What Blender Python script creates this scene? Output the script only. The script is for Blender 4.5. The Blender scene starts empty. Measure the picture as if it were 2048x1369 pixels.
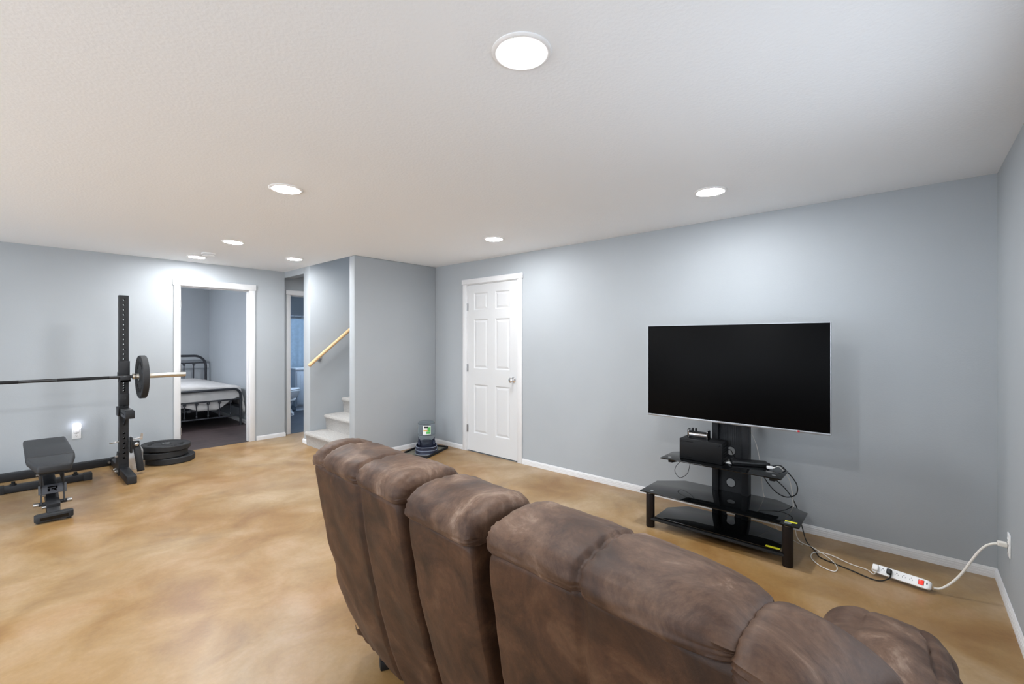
import bpy, bmesh, math, random
from mathutils import Vector, Matrix, noise
random.seed(7)
scene = bpy.context.scene
COL = scene.collection
PI = math.pi

# ------------------------------------------------------------------ camera
F_PX, YAW, HORIZON, CAM_H = 895.6, math.radians(48.42), 679.2, 1.37
cd = bpy.data.cameras.new('camera'); cam = bpy.data.objects.new('camera', cd); COL.objects.link(cam)
cd.sensor_width = 36.0; cd.lens = 36.0 * F_PX / 2048.0
cd.shift_y = (HORIZON - 684.5) / 2048.0
cd.clip_start = 0.02
cam.location = (0, 0, CAM_H); cam.rotation_euler = (PI / 2, 0, -YAW)
scene.camera = cam

# ------------------------------------------------------------------ world (daylight reaching the stairwell from upstairs)
w = bpy.data.worlds.new('world'); scene.world = w; w.use_nodes = True
w.node_tree.nodes['Background'].inputs[0].default_value = (0.80, 0.89, 1.0, 1)
w.node_tree.nodes['Background'].inputs[1].default_value = 3.0
scene.view_settings.view_transform = 'Standard'
scene.view_settings.look = 'None'
scene.view_settings.exposure = 1.06
scene.view_settings.gamma = 1.0
scene.view_settings.use_curve_mapping = False
LAMP_COLOR = (0.955, 0.978, 1.0)
LAMP_POWER = 155.0
LEFT = -3.0          # wall behind the camera

# ------------------------------------------------------------------ measures (metres)
H = 2.323            # ceiling
A = 3.765            # television wall
C = -0.378           # right wall
P = 4.694            # partition beside the stairs
P2 = P + 0.115
B = 6.614            # bedroom wall
C1 = 2.606           # plane of the stair and hall openings
S0, S1 = 5.817, 6.0075   # stair side wall


# unseen patio doors added in the wall behind the camera to brighten the room (portals only guide the sampling of the sky)
ADDED_PATIO = [(0.5, 2.7), (3.4, 5.8)]; PZ0, PZ1 = 0.06, 2.08
for y0_, y1_ in ADDED_PATIO:
    ld = bpy.data.lights.new('daylight_portal', 'AREA'); ld.shape = 'RECTANGLE'; ld.size = PZ1 - PZ0; ld.size_y = y1_ - y0_; ld.cycles.is_portal = True
    lo = bpy.data.objects.new('daylight_portal', ld); COL.objects.link(lo)
    lo.location = (LEFT - .14, (y0_ + y1_) / 2, (PZ0 + PZ1) / 2); lo.rotation_euler = (0, -PI / 2, 0)
ADDED_SIDE_WINDOWS = [(-2.6, -0.9, 0.55, 2.08), (0.85, 2.35, 1.00, 1.80)]   # unseen right-wall openings, added to brighten the ceiling: x0, x1, z0, z1
for x0_, x1_, z0_, z1_ in ADDED_SIDE_WINDOWS:
    ld = bpy.data.lights.new('daylight_portal', 'AREA'); ld.shape = 'RECTANGLE'; ld.size = x1_ - x0_; ld.size_y = z1_ - z0_; ld.cycles.is_portal = True
    lo = bpy.data.objects.new('daylight_portal', ld); COL.objects.link(lo)
    lo.location = ((x0_ + x1_) / 2, -.378 - .14, (z0_ + z1_) / 2); lo.rotation_euler = (PI / 2, 0, 0)

# ------------------------------------------------------------------ material helpers
def lin(c):
    if isinstance(c, str):
        c = [int(c[i:i + 2], 16) / 255 for i in (0, 2, 4)]
    return tuple((x / 12.92 if x <= 0.04045 else ((x + 0.055) / 1.055) ** 2.4) for x in c) + (1,)

def M(name, col, rough=0.5, metal=0.0, var=0.0, vscale=8.0, bump=0.0, bscale=60.0, spec=0.5, sheen=0.0, coat=0.0, trans=0.0, ior=1.45, emit=None, estr=0.0, alpha=1.0):
    m = bpy.data.materials.new(name); m.use_nodes = True
    nt = m.node_tree; b = nt.nodes['Principled BSDF']
    col = lin(col)
    b.inputs['Base Color'].default_value = col
    b.inputs['Roughness'].default_value = rough
    b.inputs['Metallic'].default_value = metal
    b.inputs['Specular IOR Level'].default_value = spec
    b.inputs['IOR'].default_value = ior
    b.inputs['Sheen Weight'].default_value = sheen
    b.inputs['Coat Weight'].default_value = coat
    b.inputs['Transmission Weight'].default_value = trans
    b.inputs['Alpha'].default_value = alpha
    if emit:
        b.inputs['Emission Color'].default_value = lin(emit); b.inputs['Emission Strength'].default_value = estr
    tc = nt.nodes.new('ShaderNodeTexCoord')
    if var > 0:
        n = nt.nodes.new('ShaderNodeTexNoise'); n.inputs['Scale'].default_value = vscale; n.inputs['Detail'].default_value = 6
        nt.links.new(tc.outputs['Object'], n.inputs['Vector'])
        r = nt.nodes.new('ShaderNodeValToRGB')
        r.color_ramp.elements[0].position = 0.3; r.color_ramp.elements[1].position = 0.7
        r.color_ramp.elements[0].color = tuple(x * (1 - var) for x in col[:3]) + (1,)
        r.color_ramp.elements[1].color = tuple(min(1, x * (1 + var)) for x in col[:3]) + (1,)
        nt.links.new(n.outputs['Fac'], r.inputs['Fac']); nt.links.new(r.outputs['Color'], b.inputs['Base Color'])
    if bump > 0:
        n2 = nt.nodes.new('ShaderNodeTexNoise'); n2.inputs['Scale'].default_value = bscale; n2.inputs['Detail'].default_value = 4
        nt.links.new(tc.outputs['Object'], n2.inputs['Vector'])
        bp = nt.nodes.new('ShaderNodeBump'); bp.inputs['Strength'].default_value = bump; bp.inputs['Distance'].default_value = 0.01
        nt.links.new(n2.outputs['Fac'], bp.inputs['Height']); nt.links.new(bp.outputs['Normal'], b.inputs['Normal'])
    return m

def ramp(nt, stops):
    r = nt.nodes.new('ShaderNodeValToRGB'); e = r.color_ramp.elements
    e[0].position, e[0].color = stops[0][0], lin(stops[0][1])
    e[1].position, e[1].color = stops[-1][0], lin(stops[-1][1])
    for p_, c_ in stops[1:-1]:
        x = e.new(p_); x.color = lin(c_)
    return r

def mix(nt, a, b, fac, mode='MIX'):
    n = nt.nodes.new('ShaderNodeMix'); n.data_type = 'RGBA'; n.blend_type = mode
    for sock, v in ((n.inputs[0], fac), (n.inputs[6], a), (n.inputs[7], b)):
        if isinstance(v, bpy.types.NodeSocket): nt.links.new(v, sock)
        else: sock.default_value = v
    return n.outputs[2]

def noise_node(nt, vec, scale, detail=6, rough=0.55, dist=0.0):
    n = nt.nodes.new('ShaderNodeTexNoise')
    n.inputs['Scale'].default_value = scale; n.inputs['Detail'].default_value = detail
    n.inputs['Roughness'].default_value = rough; n.inputs['Distortion'].default_value = dist
    nt.links.new(vec, n.inputs['Vector'])
    return n.outputs['Fac']

def floor_material():
    m = bpy.data.materials.new('stained_concrete'); m.use_nodes = True
    nt = m.node_tree; b = nt.nodes['Principled BSDF']
    tc = nt.nodes.new('ShaderNodeTexCoord'); v = tc.outputs['Object']
    big = ramp(nt, [(0.33, '936531'), (0.45, '9f7a48'), (0.55, 'a98e68'), (0.67, 'bfab8c')])
    nt.links.new(noise_node(nt, v, 0.75, 8, 0.62, 0.6), big.inputs['Fac'])
    med = ramp(nt, [(0.33, '75502b'), (0.50, '9e7e52'), (0.67, 'bb9f82')])
    nt.links.new(noise_node(nt, v, 2.6, 9, 0.6, 0.5), med.inputs['Fac'])
    c = mix(nt, big.outputs['Color'], med.outputs['Color'], 0.5)
    fine = ramp(nt, [(0.25, 'b8b4ae'), (0.75, 'ffffff')])
    nt.links.new(noise_node(nt, v, 46, 8, 0.7), fine.inputs['Fac'])
    c = mix(nt, c, fine.outputs['Color'], 0.35, 'MULTIPLY')
    # rusty stain islands
    isl = ramp(nt, [(0.56, '000000'), (0.70, 'ffffff')])
    nt.links.new(noise_node(nt, v, 0.7, 4, 0.5, 1.2), isl.inputs['Fac'])
    sc = nt.nodes.new('ShaderNodeMath'); sc.operation = 'MULTIPLY'; sc.inputs[1].default_value = 0.45
    nt.links.new(isl.outputs['Color'], sc.inputs[0])
    c = mix(nt, c, lin('8f6a42'), sc.outputs[0])
    nt.links.new(c, b.inputs['Base Color'])
    rr = nt.nodes.new('ShaderNodeMapRange'); rr.inputs[3].default_value = 0.27; rr.inputs[4].default_value = 0.40
    nt.links.new(noise_node(nt, v, 5, 5), rr.inputs[0]); nt.links.new(rr.outputs[0], b.inputs['Roughness'])
    bp = nt.nodes.new('ShaderNodeBump'); bp.inputs['Strength'].default_value = 0.03; bp.inputs['Distance'].default_value = 0.003
    nt.links.new(noise_node(nt, v, 14, 3), bp.inputs['Height']); nt.links.new(bp.outputs['Normal'], b.inputs['Normal'])
    b.inputs['Specular IOR Level'].default_value = 0.5
    return m

def suede_material(name='brown_suede', sc=1.0, cols=('1d110a', '362113', '4b301e', '624732')):
    m = bpy.data.materials.new(name); m.use_nodes = True
    nt = m.node_tree; b = nt.nodes['Principled BSDF']
    tc = nt.nodes.new('ShaderNodeTexCoord'); v = tc.outputs['Object']
    a = ramp(nt, [(0.27, cols[0]), (0.43, cols[1]), (0.57, cols[2]), (0.72, cols[3])])
    nt.links.new(noise_node(nt, v, 5.5 * sc, 10, 0.68, 0.8), a.inputs['Fac'])
    f = ramp(nt, [(0.3, '8a8a8a'), (0.7, 'ffffff')])
    nt.links.new(noise_node(nt, v, 70, 8, 0.75), f.inputs['Fac'])
    c = mix(nt, a.outputs['Color'], f.outputs['Color'], 0.45, 'MULTIPLY')
    nt.links.new(c, b.inputs['Base Color'])
    b.inputs['Roughness'].default_value = 0.56
    b.inputs['Specular IOR Level'].default_value = 0.3
    b.inputs['Sheen Weight'].default_value = 0.06; b.inputs['Sheen Roughness'].default_value = 0.5
    b.inputs['Sheen Tint'].default_value = lin('c9b0a0')
    bp = nt.nodes.new('ShaderNodeBump'); bp.inputs['Strength'].default_value = 0.22; bp.inputs['Distance'].default_value = 0.004
    nt.links.new(noise_node(nt, v, 55, 8, 0.7), bp.inputs['Height']); nt.links.new(bp.outputs['Normal'], b.inputs['Normal'])
    return m

def plank_material(name, c0, c1):
    m = bpy.data.materials.new(name); m.use_nodes = True
    nt = m.node_tree; b = nt.nodes['Principled BSDF']
    tc = nt.nodes.new('ShaderNodeTexCoord')
    mp = nt.nodes.new('ShaderNodeMapping'); mp.inputs['Scale'].default_value = (1.2, 9, 1)
    nt.links.new(tc.outputs['Object'], mp.inputs['Vector'])
    r = ramp(nt, [(0.3, c0), (0.7, c1)])
    nt.links.new(noise_node(nt, mp.outputs['Vector'], 2.2, 8, 0.65, 0.4), r.inputs['Fac'])
    nt.links.new(r.outputs['Color'], b.inputs['Base Color'])
    b.inputs['Roughness'].default_value = 0.42
    return m

def carpet_material():
    m = M('grey_carpet', 'aba7a2', 0.95, var=0.16, vscale=60, bump=0.9, bscale=140, spec=0.1, sheen=0.3)
    return m

MT = {
    'wall': M('wall_paint', 'abb0b4', 0.62, var=0.015, vscale=3, bump=0.06, bscale=120, spec=0.3),
    'ceil': M('ceiling_paint', 'f4f7fa', 0.8, bump=0.14, bscale=75, spec=0.2),
    'trim': M('white_trim', 'dfdfe0', 0.38, var=0.01, vscale=20),
    'door': M('door_paint', 'd6d7d8', 0.4),
    'floor': floor_material(),
    'bedfloor': plank_material('dark_planks', '1f1818', '564a4a'),
    'bathfloor': plank_material('bath_planks', '2f333b', '4d525c'),
    'carpet': carpet_material(),
    'suede': suede_material(),
    'suede_worn_toplit': suede_material('worn_toplit_brown_suede', 1.0, ('26170f', '452e20', '644b3a', '97806f')),  # lighter than the rear suede: overhead light put into the colour, besides wear
    'suede_dark': M('dark_gap_fabric', '241a17', 0.8),
    'black': M('black_powder_coat', '1c1d20', 0.48, var=0.12, vscale=30, bump=0.05, bscale=300),
    'vinyl': M('black_vinyl', '26282b', 0.5, var=0.1, vscale=40, bump=0.15, bscale=260),
    'rubber': M('black_rubber', '28292b', 0.62, var=0.15, vscale=25, bump=0.1, bscale=200),
    'plastic': M('black_plastic', '121315', 0.4),
    'console': M('console_black', '121315', 0.5, spec=0.3),
    'plate_grey': M('graphite_plate', '3a3c42', 0.45),
    'matte': M('matte_black', '141517', 0.75),
    'glossblack': M('gloss_black', '0a0a0b', 0.12),
    'glass': M('black_glass', '08090a', 0.04, spec=0.7),
    'steel': M('brushed_steel', 'c9c4ba', 0.3, metal=1.0, var=0.06, vscale=40),
    'zinc': M('zinc_bolt', 'cfcfcf', 0.3, metal=1.0),
    'chrome': M('chrome', 'e6e6e8', 0.12, metal=1.0),
    'nickel': M('satin_nickel', 'a9a9aa', 0.35, metal=1.0),
    'darksteel': M('dark_bar_steel', '4a4b4d', 0.35, metal=0.8, bump=0.2, bscale=500),
    'screen': M('tv_screen', '030304', 0.45, spec=0.10),
    'bezel': M('tv_silver_bezel', 'aeb0b4', 0.35, metal=0.8),
    'brownleg': M('espresso_leg', '1a1311', 0.45, spec=0.3),
    'mesh': M('perforated_mesh', '2c2e31', 0.6, var=0.25, vscale=200),
    'wood': M('oak_rail', 'd6b183', 0.42, var=0.1, vscale=14),
    'white': M('white_plastic', 'f2f2f2', 0.4),
    'cord': M('white_cord', 'e6e2da', 0.5),
    'iron': M('bed_iron', '3c3e43', 0.42, metal=0.4, var=0.1, vscale=30),
    'linen': M('grey_linen', 'c4c2c0', 0.85, var=0.06, vscale=10, bump=0.2, bscale=180, sheen=0.2),
    'sheet': M('grey_sheet', '8f8e90', 0.9, var=0.05, vscale=12),
    'porcelain': M('porcelain', 'e9edf2', 0.15, coat=0.4),
    'curtain': M('blue_grey_curtain', 'a9bccb', 0.75, var=0.08, vscale=20),
    'vanity': M('vanity_paint', 'c3ccd6', 0.45),
    'tray': M('tray_grey', '767468', 0.6, var=0.25, vscale=18),
    'navy': M('navy_plastic', '23283a', 0.4),
    'navyrim': M('pale_rim', '8d95a6', 0.4),
    'jug': M('clear_plastic', 'dfe6ea', 0.06, trans=0.95, ior=1.12, spec=0.4),
    'paper': M('white_card', 'e8e8e6', 0.7),
    'yellow': M('yellow_sticker', 'd8d32e', 0.5),
    'green': M('label_green', '53b657', 0.5),
    'orange': M('label_orange', 'd8a75a', 0.5),
    'red': M('red_switch', 'b01714', 0.3, emit='ff3020', estr=0.6),
    'redmark': M('red_mark', 'c02430', 0.4),
    'bag': M('clear_bag', 'e2e4e6', 0.2, trans=0.6, ior=1.1),
    'window_glass': M('window_glass', 'eef4f6', 0.02, alpha=0.06),
    'lamp': None, 'nightlight': None,
}
def emission(name, col, strength):
    m = bpy.data.materials.new(name); m.use_nodes = True
    nt = m.node_tree; nt.nodes.remove(nt.nodes['Principled BSDF'])
    e = nt.nodes.new('ShaderNodeEmission'); e.inputs[0].default_value = tuple(col) + (1,); e.inputs[1].default_value = strength
    nt.links.new(e.outputs[0], nt.nodes['Material Output'].inputs[0])
    return m
MT['lamp'] = emission('lamp_diffuser', LAMP_COLOR, LAMP_POWER)
MT['nightlight'] = emission('night_light_glow', (0.82, 0.85, 1.0), 2.6)
MT['bathfill'] = emission('bath_fill_lamp', (0.62, 0.78, 1.0), 60.0)  # glow of an added lamp, in place of bluish daylight
MT['bedfill'] = emission('bedroom_fill_lamp', (0.88, 0.92, 1.0), 170.0)  # glow of an added lamp that lifts the dark bedroom

# ------------------------------------------------------------------ mesh helpers
class MB:
    def __init__(s): s.v = []; s.f = []
    def add(s, vs, fs):
        o = len(s.v); s.v += [tuple(p) for p in vs]; s.f += [tuple(i + o for i in f) for f in fs]; return s
    def box(s, x0, x1, y0, y1, z0, z1):
        return s.add([(x0, y0, z0), (x1, y0, z0), (x1, y1, z0), (x0, y1, z0), (x0, y0, z1), (x1, y0, z1), (x1, y1, z1), (x0, y1, z1)],
                     [(0, 3, 2, 1), (4, 5, 6, 7), (0, 1, 5, 4), (1, 2, 6, 5), (2, 3, 7, 6), (3, 0, 4, 7)])
    def obox(s, c, ax, ay, az, hx, hy, hz):
        c = Vector(c); ax = Vector(ax).normalized(); ay = Vector(ay).normalized(); az = Vector(az).normalized()
        vs = [c + ax * (i * hx) + ay * (j * hy) + az * (k * hz) for k in (-1, 1) for i, j in ((-1, -1), (1, -1), (1, 1), (-1, 1))]
        return s.add(vs, [(0, 3, 2, 1), (4, 5, 6, 7), (0, 1, 5, 4), (1, 2, 6, 5), (2, 3, 7, 6), (3, 0, 4, 7)])
    def bar(s, p0, p1, w, h, up=(0, 0, 1)):
        p0 = Vector(p0); p1 = Vector(p1); d = (p1 - p0); u = Vector(up)
        side = d.cross(u)
        if side.length < 1e-6: side = d.cross(Vector((1, 0, 0)))
        side.normalize(); u2 = side.cross(d).normalized()
        return s.obox((p0 + p1) / 2, d, side, u2, d.length / 2, w / 2, h / 2)
    def cyl(s, p0, p1, r, n=20, r2=None):
        return s.loft([p0, p1], [r, r if r2 is None else r2], n, True)
    def loft(s, pts, rs, n=12, caps=True, closed=False):
        pts = [Vector(p) for p in pts]; k = len(pts)
        t0 = (pts[1] - pts[0]).normalized()
        ref = Vector((0, 0, 1)) if abs(t0.z) < 0.9 else Vector((1, 0, 0))
        nrm = (ref - t0 * ref.dot(t0)).normalized()
        vs = []; fs = []
        for i, p in enumerate(pts):
            if closed: t = (pts[(i + 1) % k] - pts[i - 1]).normalized()
            elif i == 0: t = t0
            elif i == k - 1: t = (pts[i] - pts[i - 1]).normalized()
            else: t = ((pts[i + 1] - p).normalized() + (p - pts[i - 1]).normalized()).normalized()
            nrm = (nrm - t * nrm.dot(t)).normalized(); bn = t.cross(nrm)
            r = rs[i] if isinstance(rs, (list, tuple)) else rs
            for j in range(n):
                a = 2 * PI * j / n; vs.append(p + (nrm * math.cos(a) + bn * math.sin(a)) * r)
        rng = k if closed else k - 1
        for i in range(rng):
            i2 = (i + 1) % k
            for j in range(n):
                fs.append((i * n + j, i * n + (j + 1) % n, i2 * n + (j + 1) % n, i2 * n + j))
        if caps and not closed:
            fs.append(tuple(reversed(range(n)))); fs.append(tuple(range((k - 1) * n, k * n)))
        return s.add(vs, fs)
    def lathe(s, prof, c=(0, 0, 0), n=32, axis='Z', sx=1, sy=1):
        vs = []; fs = []; k = len(prof)
        for r, z in prof:
            for j in range(n):
                a = 2 * PI * j / n; p = (r * math.cos(a) * sx, r * math.sin(a) * sy, z)
                if axis == 'X': p = (p[2], p[0], p[1])
                if axis == 'Y': p = (p[1], p[2], p[0])
                vs.append((p[0] + c[0], p[1] + c[1], p[2] + c[2]))
        for i in range(k - 1):
            for j in range(n):
                fs.append((i * n + j, i * n + (j + 1) % n, (i + 1) * n + (j + 1) % n, (i + 1) * n + j))
        fs.append(tuple(reversed(range(n)))); fs.append(tuple(range((k - 1) * n, k * n)))
        return s.add(vs, fs)
    def prism(s, poly, z0, z1, axis='Z'):
        n = len(poly); vs = []
        for z in (z0, z1):
            for (a, b) in poly:
                vs.append((a, b, z) if axis == 'Z' else (z, a, b) if axis == 'X' else (a, z, b))
        fs = [tuple(reversed(range(n))), tuple(range(n, 2 * n))] + [(i, (i + 1) % n, n + (i + 1) % n, n + i) for i in range(n)]
        return s.add(vs, fs)
    def grid(s, nu, nv, fn, closed_v=False):
        vs = [fn(i / nu, j / nv) for i in range(nu + 1) for j in range(nv + (0 if closed_v else 1))]
        w_ = nv if closed_v else nv + 1; fs = []
        for i in range(nu):
            for j in range(nv):
                j2 = (j + 1) % w_ if closed_v else j + 1
                fs.append((i * w_ + j, i * w_ + j2, (i + 1) * w_ + j2, (i + 1) * w_ + j))
        if closed_v:
            fs.append(tuple(reversed(range(w_)))); fs.append(tuple(range(nu * w_, (nu + 1) * w_)))
        return s.add(vs, fs)
    def pillow(s, n, e, fn):
        nx, ny, nz = n; idx = {}; vs = []; fs = []
        def pid(i, j, k):
            key = (i, j, k)
            if key not in idx:
                p = (2 * i / nx - 1, 2 * j / ny - 1, 2 * k / nz - 1)
                d = (abs(p[0]) ** e + abs(p[1]) ** e + abs(p[2]) ** e) ** (1 / e)
                idx[key] = len(vs); vs.append(fn(p[0] / d, p[1] / d, p[2] / d))
            return idx[key]
        for i in range(nx):
            for j in range(ny):
                for k, fl in ((0, 1), (nz, 0)):
                    q = [pid(i, j, k), pid(i + 1, j, k), pid(i + 1, j + 1, k), pid(i, j + 1, k)]
                    fs.append(tuple(reversed(q)) if fl else tuple(q))
        for i in range(nx):
            for k in range(nz):
                for j, fl in ((0, 0), (ny, 1)):
                    q = [pid(i, j, k), pid(i + 1, j, k), pid(i + 1, j, k + 1), pid(i, j, k + 1)]
                    fs.append(tuple(reversed(q)) if fl else tuple(q))
        for j in range(ny):
            for k in range(nz):
                for i, fl in ((0, 1), (nx, 0)):
                    q = [pid(i, j, k), pid(i, j + 1, k), pid(i, j + 1, k + 1), pid(i, j, k + 1)]
                    fs.append(tuple(reversed(q)) if fl else tuple(q))
        return s.add(vs, fs)
    def build(s, name, mat, parent=None, bevel=0.0, smooth=True, angle=35, seg=2):
        me = bpy.data.meshes.new(name); me.from_pydata([tuple(p) for p in s.v], [], s.f)
        bm = bmesh.new(); bm.from_mesh(me)
        bmesh.ops.recalc_face_normals(bm, faces=bm.faces)
        if bevel > 0:
            ed = [e for e in bm.edges if len(e.link_faces) == 2 and e.calc_face_angle(0) > 0.6]
            bmesh.ops.bevel(bm, geom=ed, offset=bevel, segments=seg, profile=0.5, affect='EDGES', clamp_overlap=True)
        bm.to_mesh(me); bm.free()
        if smooth:
            me.shade_smooth(); me.set_sharp_from_angle(angle=math.radians(angle))
        me.materials.append(MT[mat] if isinstance(mat, str) else mat)
        o = bpy.data.objects.new(name, me); COL.objects.link(o)
        if parent: o.parent = parent
        return o

def catmull(pts, k=8):
    pts = [Vector(p) for p in pts]; out = []
    for i in range(len(pts) - 1):
        p0 = pts[max(0, i - 1)]; p1 = pts[i]; p2 = pts[i + 1]; p3 = pts[min(len(pts) - 1, i + 2)]
        for j in range(k):
            t = j / k
            out.append(0.5 * ((2 * p1) + (p2 - p0) * t + (2 * p0 - 5 * p1 + 4 * p2 - p3) * t * t + (3 * p1 - p0 - 3 * p2 + p3) * t ** 3))
    out.append(pts[-1]); return out

def tag(o, label=None, cat=None, group=None, kind=None):
    if label: o['label'] = label
    if cat: o['category'] = cat
    if group: o['group'] = group
    if kind: o['kind'] = kind
    return o
def thing(name, label, cat, loc=(0, 0, 0), rz=0.0, group=None):
    o = bpy.data.objects.new(name, None); COL.objects.link(o); o.empty_display_size = 0.1
    o.location = loc; o.rotation_euler = (0, 0, rz)
    return tag(o, label, cat, group)
def struct(mb, name, mat, **k):
    return tag(mb.build(name, mat, **k), kind='structure')
def sroot(name, loc=(0, 0, 0)):
    o = bpy.data.objects.new(name, None); COL.objects.link(o); o.location = loc
    return tag(o, kind='structure')
def copy_tree(o, parent=None):
    c = o.copy(); COL.objects.link(c); c.parent = parent
    for ch in list(o.children): copy_tree(ch, c)
    return c

# ================================================================== STRUCTURE
struct(MB().box(LEFT, A, C, P2, -0.1, 0).box(LEFT, C1, P2, B, -0.1, 0).box(C1, 4.4, P2, B + 0.1, -0.1, 0), 'floor', 'floor', smooth=False)
struct(MB().box(LEFT, A + .12, C - .12, P, H, H + 0.12).box(LEFT, C1, P, B + .1, H, H + 0.12).box(C1, 4.5, S0 + .1, B + .1, H, H + .12), 'ceiling', 'ceil', smooth=False)
# television wall with a door opening
DY0, DY1, DZ = 3.258, 4.073, 2.033
wb = MB().box(A, A + .12, C - .12, DY0 - .012, 0, H).box(A, A + .12, DY1 + .012, P2, 0, H).box(A, A + .12, DY0 - .012, DY1 + .012, DZ + .012, H)
wb.box(A + .5, A + .6, DY0 - .1, DY1 + .1, 0, H).box(A + .12, A + .6, DY0 - .2, DY0 - .1, 0, H).box(A + .12, A + .6, DY1 + .1, DY1 + .2, 0, H)
wb.box(A + .12, A + .6, DY0 - .2, DY1 + .2, H, H + .1).box(A, A + .6, DY0 - .2, DY1 + .2, -.1, -.002)
struct(wb, 'wall_back', 'wall', smooth=False)
wr_ = MB(); xx = LEFT
for i, (x0_, x1_, z0_, z1_) in enumerate(ADDED_SIDE_WINDOWS):
    wr_.box(xx, x0_, C - .12, C, 0, H).box(x0_, x1_, C - .12, C, 0, z0_).box(x0_, x1_, C - .12, C, z1_, H); xx = x1_
    wn = sroot('window_%d' % (i + 3)); xm = (x0_ + x1_) / 2  # unseen, added so more daylight reaches the ceiling
    MB().box(x0_, x0_ + .05, C - .10, C - .03, z0_, z1_).box(x1_ - .05, x1_, C - .10, C - .03, z0_, z1_).box(xm - .03, xm + .03, C - .10, C - .03, z0_, z1_).box(x0_, x1_, C - .10, C - .03, z0_, z0_ + .05).box(x0_, x1_, C - .10, C - .03, z1_ - .05, z1_).build('window_frame', 'trim', wn)
    for a_, b_ in ((x0_ + .05, xm - .03), (xm + .03, x1_ - .05)):
        MB().box(a_, b_, C - .068, C - .062, z0_ + .05, z1_ - .05).build('pane', 'window_glass', wn)
    MB().box(x0_ - .05, x1_ + .05, C - .03, C + .03, z0_ - .025, z0_).build('window_sill', 'trim', wn, bevel=.004)
wr_.box(xx, A, C - .12, C, 0, H)
struct(wr_, 'wall_right', 'wall', smooth=False)
wf = MB(); yy = C - .12
for y0_, y1_ in ADDED_PATIO:
    wf.box(LEFT - .12, LEFT, yy, y0_, 0, H); wf.box(LEFT - .12, LEFT, y0_, y1_, PZ1, H); wf.box(LEFT - .12, LEFT, y0_, y1_, -.1, PZ0); yy = y1_
wf.box(LEFT - .12, LEFT, yy, B + .12, 0, H)
struct(wf, 'wall_front', 'wall', smooth=False)
for i, (y0_, y1_) in enumerate(ADDED_PATIO):
    wn = sroot('window_%d' % (i + 1)); ym = (y0_ + y1_) / 2  # unseen patio door, added for more daylight in the room
    MB().box(LEFT - .10, LEFT - .02, y0_, y0_ + .06, PZ0, PZ1).box(LEFT - .10, LEFT - .02, y1_ - .06, y1_, PZ0, PZ1).box(LEFT - .10, LEFT - .02, ym - .04, ym + .04, PZ0, PZ1).box(LEFT - .10, LEFT - .02, y0_, y1_, PZ0, PZ0 + .07).box(LEFT - .10, LEFT - .02, y0_, y1_, PZ1 - .06, PZ1).build('window_frame', 'trim', wn)
    for a_, b_ in ((y0_ + .06, ym - .04), (ym + .04, y1_ - .06)):
        MB().box(LEFT - .063, LEFT - .057, a_, b_, PZ0 + .07, PZ1 - .06).build('pane', 'window_glass', wn)
# bedroom wall with a door opening
BX0, BX1, BZ = 1.395, 2.150, 2.022
struct(MB().box(LEFT, BX0 - .018, B, B + .116, 0, H).box(BX1 + .018, C1, B, B + .116, 0, H).box(BX0 - .018, BX1 + .018, B, B + .116, BZ + .018, H), 'wall_left', 'wall', smooth=False)
# partition, stair side wall, header over the hall opening, stair shaft
TOP = 4.9
struct(MB().box(C1, A, P, P2, 0, H).box(C1, 5.6, P, P2, H, TOP).box(A, 5.6, P, P2, 0, H), 'wall_partition', 'wall', bevel=0.008)
struct(MB().box(C1, 5.6, S0, S1, 0, TOP), 'wall_stair', 'wall', bevel=0.008)
struct(MB().box(C1, C1 + .12, S1, B, 2.24, H), 'wall_hall_header', 'wall', smooth=False)
struct(MB().box(5.6, 5.7, P, S1, 0, TOP).box(C1 - .12, C1, P, S1, H + .12, TOP), 'wall_stair_end', 'wall', smooth=False)
HB = B + .1
VX0, VX1, VZ = 2.727, 3.44, 2.01
struct(MB().box(C1, VX0 - .018, HB, HB + .116, 0, H).box(VX1 + .018, 4.6, HB, HB + .116, 0, H).box(VX0 - .018, VX1 + .018, HB, HB + .116, VZ + .018, H), 'wall_hall', 'wall', smooth=False)
struct(MB().box(4.4, 4.5, S1, HB, 0, H), 'wall_hall_end', 'wall', smooth=False)
# bedroom shell
struct(MB().box(-.7, C1, B, 10.2, -.1, 0.001), 'floor_bedroom', 'bedfloor', smooth=False)
struct(MB().box(-.7, 2.65, B + .116, 10.2, H, H + .1), 'ceiling_bedroom', 'ceil', smooth=False)
struct(MB().box(2.58, 2.70, B + .116, 10.2, 0, H), 'wall_bedroom_right', 'wall', smooth=False)
struct(MB().box(-.8, 2.70, 10.1, 10.2, 0, H), 'wall_bedroom_back', 'wall', smooth=False)
struct(MB().box(-.8, -.7, B + .116, 10.2, 0, H), 'wall_bedroom_left', 'wall', smooth=False)
# bathroom shell
struct(MB().box(2.70, 4.7, HB + .002, 10.2, -.1, 0.001), 'floor_bathroom', 'bathfloor', smooth=False)
struct(MB().box(2.65, 4.7, HB + .116, 10.2, H, H + .1), 'ceiling_bathroom', 'ceil', smooth=False)
struct(MB().box(4.6, 4.7, HB + .116, 10.2, 0, H), 'wall_bathroom_right', 'wall', smooth=False)
struct(MB().box(2.70, 4.7, 10.1, 10.2, 0, H), 'wall_bathroom_back', 'wall', smooth=False)

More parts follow.
